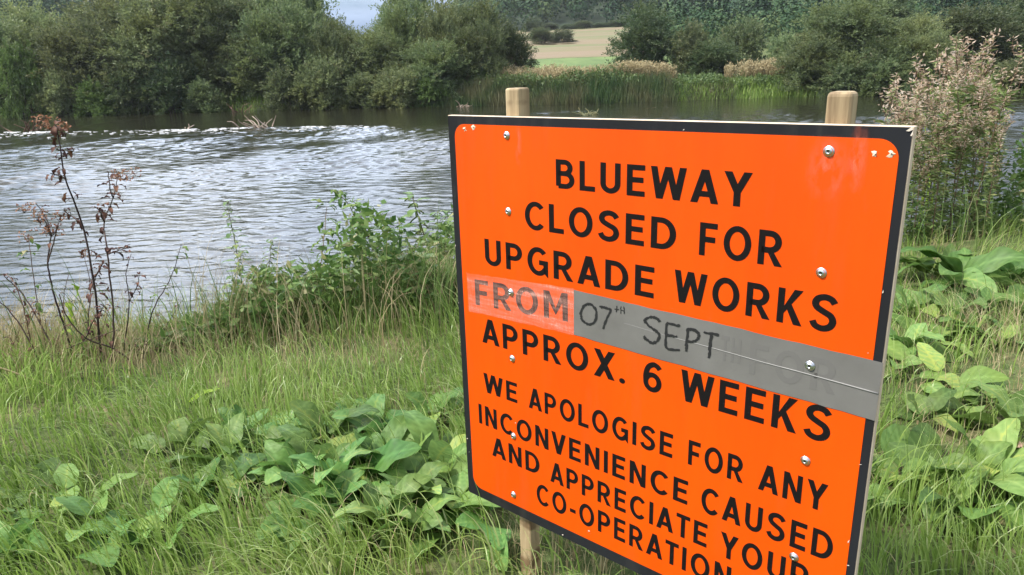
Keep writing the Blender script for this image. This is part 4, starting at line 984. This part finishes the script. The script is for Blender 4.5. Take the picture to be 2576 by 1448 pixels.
# single coloured leaves
def single(name, px, py, Y, L_, ratio, rz, tilt, mt, label, cat="leaf", z=None):
    r = np.random.default_rng(int(px)); V, F, a, st = broad_leaf(r, L_, L_ * ratio, .25, .03, tilt, .1)
    g = Geo(); g.add(V, F, a); o = g.obj(name, mt, smooth=True); p = P(px, py, Y); o.location = (p[0], p[1], max(p[2], float(ground_z(p[0], p[1])))); o.rotation_euler = (0, 0, rz)
    return props(o, label, cat)
single("leaf", 470, 1030, 3.05, .16, .45, .2, .5, M_YLEAF, "single bright yellow-green leaf standing up in the grass left of centre")
x_, t, b = mat("dry_red_leaf"); n_ = noise(t, 30, 3, .5, stretch=(.3, 3, 1)); r_ = ramp(t, [(.4, (.24, .13, .11)), (.6, (.42, .27, .2))]); t.links.new(n_.outputs[0], r_.inputs[0]); t.links.new(r_.outputs[0], b.inputs["Base Color"]); b.inputs["Roughness"].default_value = .7
single("dry_leaf", 2470, 1165, 2.45, .30, .26, -.35, .1, x_, "long dry pinkish-brown ribbed leaf lying by the tall dock")

# nettles: upright stems with drooping pairs of toothed leaves
def nettle(seed, H, pairs, lean=.15, leaf=.075):
    r = np.random.default_rng(seed); sg = Geo(); lg = Geo()
    tip = np.array([r.normal(0, lean), r.normal(0, lean), H]); st = spline([(0, 0, -.05), (tip[0] * .3 + r.normal(0, .02), tip[1] * .3, H * .5), tip], 12)
    tube_geo(sg, st, np.linspace(.0042, .0014, 12), 5, .5)
    for k in range(pairs):
        f = .16 + .83 * (k / (pairs - 1)) ** .85; p = st[0] + (tip - st[0]) * f; j = f * 11; i0 = min(int(j), 10); p = st[i0] + (st[i0 + 1] - st[i0]) * (j - i0)
        sz_ = leaf * (1.05 - .75 * f) * r.uniform(.8, 1.2)
        for s in (0, 1):
            a = k * 1.571 + s * 3.1416 + r.normal(0, .3)
            V, F, av, _ = broad_leaf(r, sz_ * 1.5, sz_ * .85, .65, .03, r.uniform(-.1, .5), .25, .2, 6, 2)
            lg.add(rot_z(V, a) + p, F, np.clip(av + r.normal(0, .2), 0, 1))
        if f > .45:
            for s in range(3):
                a = r.uniform(0, 6.28); d = np.array([math.cos(a), math.sin(a), -.9]) * .02 * r.uniform(.6, 1.5); tube_geo(lg, np.array([p, p + d * .6 + [0, 0, .004], p + d]), [.002, .003, .002], 4, r.uniform(.7, 1))
    a = lg.obj("leaves", M_NETTLE); b = sg.obj("stem", M_STEM, smooth=True)
    ma, mb = a.data, b.data; bpy.data.objects.remove(a); bpy.data.objects.remove(b)
    return ma, mb
NET = [nettle(700, .95, 20, .1, .085), nettle(701, .8, 18, .22, .09), nettle(702, .7, 18, .05, .085), nettle(703, .9, 20, .3, .085)]
NH = [.95, .8, .7, .9]
def stand(name, meshes, H0, px, top, Y, rz, label, cat, group, names=("leaves", "stem"), tiltx=0, wide=1.0):
    p = P(px, top, Y); zb = float(ground_z(p[0], Y)); o = empty(name, (p[0], Y, zb), label, cat, group, rz); s = max(.15, (p[2] - zb) / H0); o.scale = (s * wide, s * wide, s)
    o.rotation_euler = (tiltx, 0, rz)
    for nm, me in zip(names, meshes):
        c = bpy.data.objects.new(nm, me); col.objects.link(c); c.parent = o
    return o
NG = "nettles and tall weeds along the near water's edge"
for k, (px, top, Y, lb) in enumerate([
 (572, 505, 4.5, "tall thin nettle standing alone against the bright water"),
 (545, 640, 4.35, "short nettle left of the lone tall one"),
 (655, 605, 4.6, "nettle with a drooping tip, between the lone nettle and the leaning weeds"),
 (690, 660, 4.5, "short nettle beside the drooping one"),
 (640, 690, 4.4, "low nettle in the grass below the drooping one"),
 (800, 600, 4.9, "nettle at the foot of the two leaning weeds"),
 (740, 660, 4.7, "nettle half hidden in grass left of the leaning weeds"),
 (960, 510, 5.2, "pale nettle spike against the water, middle of the bank"),
 (1005, 555, 5.2, "shorter nettle right of the pale spike"),
 (940, 600, 5.1, "leafy nettle below the pale spike"),
 (1062, 480, 5.3, "tallest nettle close to the board's left edge"),
 (1090, 545, 5.2, "bushy nettle between the tallest nettle and the board"),
 (1125, 530, 5.1, "nettle partly hidden by the board's left edge"),
 (1035, 590, 5.0, "leafy nettle low beside the tallest one"),
 (985, 620, 4.95, "nettle in the thick of the clump"),
 (900, 640, 5.0, "nettle at the left of the thick clump"),
 (1110, 610, 4.9, "dark leafy nettle low against the board"),
 (1070, 650, 4.8, "nettle at the front of the thick clump"),
 (860, 690, 4.8, "short nettle under the leaning weeds"),
 (500, 760, 4.2, "low nettle at the left end of the bank growth"),
 (590, 740, 4.3, "leafy low nettle beneath the lone tall one"),
 (1000, 640, 4.85, "broad nettle half way up the thick clump"),
 (1045, 700, 4.6, "low nettle at the right foot of the thick clump"),
 (960, 690, 4.7, "low nettle at the left foot of the thick clump"),
 (915, 575, 5.2, "slender nettle behind the reddish dying weed"),
 (1020, 520, 5.4, "thin nettle tip between the pale spike and the tallest nettle"),
 (1130, 590, 4.9, "nettle brushing the board's black edge"),
 (715, 720, 4.4, "drab nettle deep in the grass below the drooping one"),
 (770, 730, 4.5, "nettle at the base of the leaning weeds"),
 (540, 790, 4.1, "stubby nettle near the left end of the bank growth"),
 (835, 740, 4.6, "dark nettle in the grass right of the leaning weeds"),
]): stand("nettle", NET[k % 4], NH[k % 4], px, top, Y, 1.3 * k, lb, "plant", NG, wide=1.45 if Y > 4.8 else 1.15)
# two weeds leaning across each other, drawn out along their own stems
def traced(name, label, cat, group, stems, Y, mt_s, mt_l, leaf, per, seed, rad=(.0065, .002), heads=(), yjit=.05, dens=None, leafW=.5, droop=0.0):
    """a plant whose stems follow the sighted lines, all standing about Y metres out"""
    r = np.random.default_rng(seed); first = P(*stems[0][0], Y); zb = first[2]
    o = empty(name, first, label, cat, group); sg = Geo(); lg = Geo(); hg = Geo(); nl = 0
    for s in stems:
        dy_ = np.cumsum(np.concatenate([[0], r.normal(0, yjit, len(s) - 1)]))
        pts = np.array([P(px, py, Y + d_) for (px, py), d_ in zip(s, dy_)]) - first
        n = max(8, 5 * len(s)); sp = spline(pts, n); sp = sp + r.normal(0, .0012, sp.shape)
        f = 1.0 if s is stems[0] else .7
        tube_geo(sg, sp, np.linspace(rad[0] * f, rad[1], n), 6, r.random())
        cnt = int(per * (1 if dens is None else dens[stems.index(s)]))
        if cnt:
            i = r.integers(int(n * .25), n, cnt)
            for j in i:
                a = r.uniform(0, 6.28); l = leaf * r.uniform(.5, 1.2)
                V, F, av, _ = broad_leaf(r, l, l * leafW, r.uniform(.3, 1.2), .12, r.uniform(-.9, .6) - droop, .3, .5, 6, 2)
                lg.add(rot_z(V, a) + sp[j], F, np.clip(av + r.normal(0, .3), 0, 1)); nl += 1
    for (px, py, w_, h_, cnt) in heads:
        hg = Geo(); c = P(px, py, Y) - first; e_ = np.abs(P(px + w_, py - h_, Y) - P(px, py, Y)); rt = P(px, py + h_, Y) - first
        for q in range(cnt):
            p = c + r.uniform(-1, 1, 3) * np.array([e_[0], e_[0], e_[2]]) * .9
            if q % 3 == 0: tube_geo(sg, np.array([rt, (rt + p) / 2 + r.normal(0, .004, 3), p]), [.0014, .001, .0008], 4, r.random())
            V, F = leaf_quads(np.repeat(p[None], 4, 0), unit(r.normal(size=(4, 3))), r.uniform(.006, .014, 4), .007, r); hg.add(V, F, r.uniform(0, 1))
        hg.obj("seed_head", M_SEED, o)
    sg.obj("stem", mt_s, o, True)
    if nl: lg.obj("leaves", mt_l, o)
    return o
LW = "tall weeds leaning over the bank"
traced("leaning_weed", "leafy weed leaning right to left up to a bushy green top", "plant", LW, [[(745, 850), (790, 740), (810, 640), (822, 520)]], 4.5, M_RSTEM, M_NETTLE, .075, 46, 801, leafW=.5)
traced("leaning_weed", "green weed arching up to the left with a dense leafy tip", "plant", LW, [[(930, 760), (905, 600), (880, 520), (838, 478)]], 4.9, M_STEM, M_NETTLE, .07, 56, 802, leafW=.5)
traced("dying_weed", "reddish dying weed beside the pale nettle", "plant", LW, [[(905, 700), (915, 600), (925, 540)], [(915, 600), (895, 560)]], 5.0, M_DEAD, M_DEADLEAF, .05, 14, 803)
# the dead weeds on the left
DW = "dead dark weeds at the left of the near bank"
traced("dead_weed", "tallest dead weed with shrivelled leaves and a rusty seed head, far left", "plant", DW,
       [[(258, 950), (250, 850), (235, 700), (205, 560), (165, 450), (148, 350), (138, 315)], [(205, 560), (180, 545), (160, 530)], [(148, 400), (175, 385), (185, 380)], [(165, 450), (140, 440), (128, 437)], [(235, 700), (250, 680), (262, 655)]],
       3.55, M_DEAD, M_DEADLEAF, .048, 18, 811, (.0066, .0022), [(112, 305, 26, 16, 26), (140, 318, 32, 14, 34), (95, 300, 16, 10, 8), (160, 322, 20, 8, 10)], dens=[2.6, .5, .3, .3, .6])
traced("dead_weed", "dead weed with a flat rusty seed head, second from the left", "plant", DW,
       [[(268, 980), (282, 900), (285, 790), (270, 640), (262, 560), (285, 500), (295, 450)], [(270, 640), (300, 630), (330, 622)], [(262, 560), (250, 530), (238, 520)], [(285, 500), (278, 480), (272, 430)]],
       3.6, M_DEAD, M_DEADLEAF, .050, 15, 812, (.0062, .002), [(310, 440, 34, 14, 48), (292, 440, 16, 10, 12)], dens=[1.8, .7, .6, .2])
traced("dead_weed", "crooked dead weed forking into brown seed heads, left of the tallest", "plant", DW,
       [[(188, 905), (165, 830), (135, 740), (120, 660), (128, 590), (110, 540), (90, 510)], [(120, 660), (135, 610), (145, 570), (148, 560)], [(128, 590), (115, 560), (98, 545)]],
       3.6, M_DEAD, M_DEADLEAF, .035, 8, 813, (.0058, .0018), [(62, 522, 18, 14, 22), (95, 540, 22, 20, 34), (130, 580, 26, 16, 40), (150, 545, 14, 14, 16)], dens=[.8, .5, .4])
traced("dead_weed", "long dead stem bending low to the right from the far left", "plant", DW, [[(355, 930), (290, 880), (215, 850), (165, 790), (150, 740)], [(215, 850), (225, 830), (230, 815)]], 3.5, M_DEAD, M_DEADLEAF, .03, 7, 814, (.0046, .0022))
traced("dead_weed", "dark arching bare stem at the left edge, running up to the left", "plant", DW, [[(175, 950), (120, 850), (60, 745), (5, 690)]], 3.55, M_DEAD, M_DEADLEAF, .03, 8, 815, (.005, .002))
traced("dead_weed", "second arching bare stem at the left edge, lower than the first", "plant", DW, [[(110, 960), (80, 870), (30, 790), (-20, 745)]], 3.5, M_DEAD, M_DEADLEAF, .03, 4, 816, (.005, .002))
traced("dead_weed", "thin dark stem rising to a green tip, right of the dead weeds", "plant", DW, [[(365, 920), (370, 840), (390, 770), (430, 700), (455, 620)]], 3.75, M_DEAD, M_NETTLE, .045, 10, 817, (.0055, .0016))
traced("dead_weed", "slim stem with limp yellow-green leaves among the dead weeds", "plant", DW, [[(205, 930), (170, 840), (160, 760), (172, 690)]], 3.65, M_RSTEM, M_YLEAF, .075, 9, 818, (.003, .0014), leafW=.34, droop=.5)
traced("dead_weed", "faded weed with pale wilting leaves at the far left", "plant", DW, [[(120, 900), (95, 770), (80, 660), (70, 590)]], 3.7, M_RSTEM, M_NETTLE, .05, 14, 819, (.003, .0014), [(68, 595, 12, 16, 18)])
traced("dead_weed", "thin dead weed close to the right of the tallest, few curled leaves", "plant", DW, [[(300, 950), (315, 860), (325, 760), (318, 690), (330, 640)], [(325, 760), (345, 720), (352, 690)]], 3.65, M_DEAD, M_DEADLEAF, .034, 9, 831, (.0042, .0014))
traced("dead_weed", "slender dead weed bowed over to the left near the photo's edge", "plant", DW, [[(85, 930), (70, 820), (40, 720), (15, 690)], [(70, 820), (95, 770)]], 3.6, M_RSTEM, M_DEADLEAF, .03, 9, 832, (.004, .0014))
traced("dead_weed", "low forked dead weed crossing the bases of the others", "plant", DW, [[(60, 960), (130, 900), (210, 860), (300, 830)], [(210, 860), (240, 800), (262, 770)]], 3.5, M_DEAD, M_DEADLEAF, .03, 10, 833, (.0042, .0014))
traced("dead_weed", "short dead weed with a small rusty head between the two tallest", "plant", DW, [[(235, 930), (222, 820), (228, 730), (214, 650)], [(228, 730), (245, 690)]], 3.65, M_DEAD, M_DEADLEAF, .03, 8, 834, (.004, .0014), [(212, 640, 14, 10, 16)])
r = np.random.default_rng(840)
for k in range(10):
    x0, y0 = r.uniform(10, 400), r.uniform(880, 960); h0 = r.uniform(60, 170); l0 = r.uniform(-70, 70)
    traced("dry_twig", "thin dry brown twig standing in the straw at the foot of the dead weeds", "twig", "dry twigs among the dead weeds", [[(x0, y0), (x0 + l0 * .4 + r.normal(0, 6), y0 - h0 * .5), (x0 + l0, y0 - h0)], [(x0 + l0 * .4, y0 - h0 * .5), (x0 + l0 * .4 + r.uniform(-30, 30), y0 - h0 * .8)]], r.uniform(3.45, 3.8), M_RSTEM if k % 2 else M_DEAD, M_DEADLEAF, .025, 2, 850 + k, (.0032, .0012))
traced("fallen_stalk", "pale fallen stalk slanting across the grass, lower left", "stalk", None, [[(0, 925), (120, 968), (220, 1000), (350, 1040)]], 3.2, M_STRAW, M_STRAW, .05, 0, 820, (.005, .003), yjit=.03)
# leafy undergrowth below the nettles and on the right bank
r = np.random.default_rng(820); g = Geo()
for (x0, x1, o0, o1, n, hmax) in [(-2.1, .8, -.35, .8, 11500, .64), (4.25, 7.0, -.5, .9, 9000, 1.15), (.6, 3.4, .2, 1.4, 2600, .35), (3.0, 6.4, .2, 1.6, 5000, .6)]:
    x = r.uniform(x0, x1, n); y = near_edge(x) + r.uniform(o0, o1, n); h = hmax * (.1 + 2.2 * np.clip(fbm(x * 2.6, y * 2.6, 822, 3) - .18, 0, 1)) * r.random(n) ** .6
    if x0 < 0: h = h * (.10 + .90 * sstep(-2.05, -.95, x))
    B = np.stack([x, y, ground_z(x, y) + h], 1); d = unit(np.stack([r.normal(0, 1, n), r.normal(-.4, 1, n), r.normal(.1, .5, n)], 1))
    V, F = leaf_quads(B, d, r.uniform(.04, .10, n), r.uniform(.015, .045, n), r); g.add(V, F, np.repeat(np.clip(r.normal(.5, .3, n), 0, 1), 4))
props(g.obj("undergrowth", M_NETTLE), "tangled leafy undergrowth along the brink of the near bank", "undergrowth", kind="stuff")

# willowherb gone to seed, right of the board
def herb(seed, H):
    r = np.random.default_rng(seed); sg = Geo(); lg = Geo(); fg = Geo()
    tip = np.array([r.normal(0, .12), r.normal(0, .12), H]); st = spline([(0, 0, -.1), (tip[0] * .2, tip[1] * .2, H * .5), tip], 14); tube_geo(sg, st, np.linspace(.005, .0015, 14), 5, .5)
    n = 170; f = r.uniform(.05, .8, n); p = st[0] + (st[-1] - st[0]) * f[:, None]
    for q in range(len(f)):
        j = f[q] * 13; i0 = min(int(j), 12); p[q] = st[i0] + (st[i0 + 1] - st[i0]) * (j - i0)
    a = r.uniform(0, 6.28, n); d = unit(np.stack([np.cos(a), np.sin(a), r.uniform(-.5, .8, n)], 1))
    V, F = leaf_quads(p, d, r.uniform(.06, .13, n), r.uniform(.012, .022, n), r); lg.add(V, F, np.repeat(np.clip(r.normal(.5, .28, n), 0, 1), 4))
    for k in range(15):                                             # side branches with split seed pods and down
        f0 = r.uniform(.42, .97); j = f0 * 13; i0 = min(int(j), 12); b0 = st[i0] + (st[i0 + 1] - st[i0]) * (j - i0); a = r.uniform(0, 6.28); l = r.uniform(.12, .3) * (1.25 - f0 * .7)
        e_ = b0 + np.array([math.cos(a) * l * .38, math.sin(a) * l * .38, l]); br = spline([b0, (b0 + e_) / 2 + [math.cos(a) * .02, math.sin(a) * .02, -.01], e_], 6); tube_geo(sg, br, np.linspace(.0022, .001, 6), 4, r.random())
        m_ = 24; q = b0 + (e_ - b0) * r.uniform(.25, 1.1, m_)[:, None] + r.normal(0, .013, (m_, 3)); dd = unit(np.stack([r.normal(0, 1, m_), r.normal(0, 1, m_), r.normal(.3, .8, m_)], 1))
        V, F = leaf_quads(q, dd, r.uniform(.015, .045, m_), r.uniform(.005, .014, m_), r); fg.add(V, F, np.repeat(r.uniform(0, 1, m_), 4))
        m_ = 7; q = b0 + (e_ - b0) * r.uniform(.05, .8, m_)[:, None]; dd = unit(np.stack([r.normal(0, 1, m_), r.normal(0, 1, m_), r.normal(.2, .6, m_)], 1)); V, F = leaf_quads(q, dd, r.uniform(.03, .06, m_), .012, r); lg.add(V, F, np.repeat(r.uniform(.2, 1, m_), 4))
    out_ = []
    for gg, nm, mt in ((lg, "leaves", M_HERB), (sg, "stem", M_RSTEM), (fg, "seed_head", M_FLUFF)):
        o = gg.obj(nm, mt); out_.append(o.data); bpy.data.objects.remove(o)
    return out_
HERB = [herb(900 + k, 1.5) for k in range(5)]
HG = "willowherb stems gone to seed right of the board"
tops = [(2225, 205, 5.9), (2250, 235, 6.2), (2275, 195, 6.4), (2300, 225, 6.0), (2320, 180, 6.3), (2345, 170, 6.6), (2365, 210, 6.1), (2385, 175, 6.4), (2400, 200, 5.8), (2420, 150, 6.3), (2440, 120, 6.5), (2460, 108, 6.2), (2480, 100, 6.6), (2500, 105, 6.3), (2515, 135, 6.0), (2530, 150, 6.5), (2545, 200, 6.1), (2210, 300, 6.1), (2240, 320, 5.8), (2290, 300, 5.7), (2340, 290, 5.8), (2390, 285, 5.7), (2440, 240, 5.8), (2490, 215, 5.8), (2520, 300, 5.7), (2195, 360, 6.3)]
for k, (px, top, Y) in enumerate(tops):
    stand("willowherb", HERB[k % 5], 1.5, px, top, Y, 1.1 * k, "tall willowherb stem with pinkish-white seed fluff in the clump right of the board", "plant", HG, ("leaves", "stem", "seed_head"), wide=1.25)
r = np.random.default_rng(950); g = Geo(); p = P(2362, 300, 6.8); n = 9
b_ = np.stack([p[0] + r.normal(0, .03, n), 6.8 + r.normal(0, .03, n), np.full(n, -.5)], 1); a = r.uniform(0, 6.28, n)
V, F, k = blades(b_, r.uniform(1.5, 1.95, n), r.uniform(.014, .024, n), np.stack([np.cos(a), np.sin(a)], 1), r.uniform(.1, .5, n), 7, r); g.add(V, F, np.repeat(r.uniform(.4, .9, n), k))
props(g.obj("reed_plant", M_YLEAF), "bright green reed blades rising behind the seed heads", "plant")

# ------------------------------------------------------------------ the moist air of the valley
x_ = bpy.data.materials.new("valley_air"); x_.use_nodes = True; t = x_.node_tree; t.nodes.remove(t.nodes["Principled BSDF"])
pv = t.nodes.new("ShaderNodeVolumePrincipled"); pv.inputs["Color"].default_value = (.86, .92, 1.0, 1); pv.inputs["Density"].default_value = .00016; pv.inputs["Anisotropy"].default_value = .2
t.links.new(pv.outputs[0], t.nodes["Material Output"].inputs["Volume"])
c = np.array([(a, b_, z) for z in (-5, 130) for b_ in (-30, 930) for a in (-720, 720)], float)
props(build("haze", c, [[0, 2, 3, 1], [4, 5, 7, 6], [0, 1, 5, 4], [2, 6, 7, 3], [0, 4, 6, 2], [1, 3, 7, 5]], x_), "faint blue haze of moist air over the valley", "haze", kind="stuff")
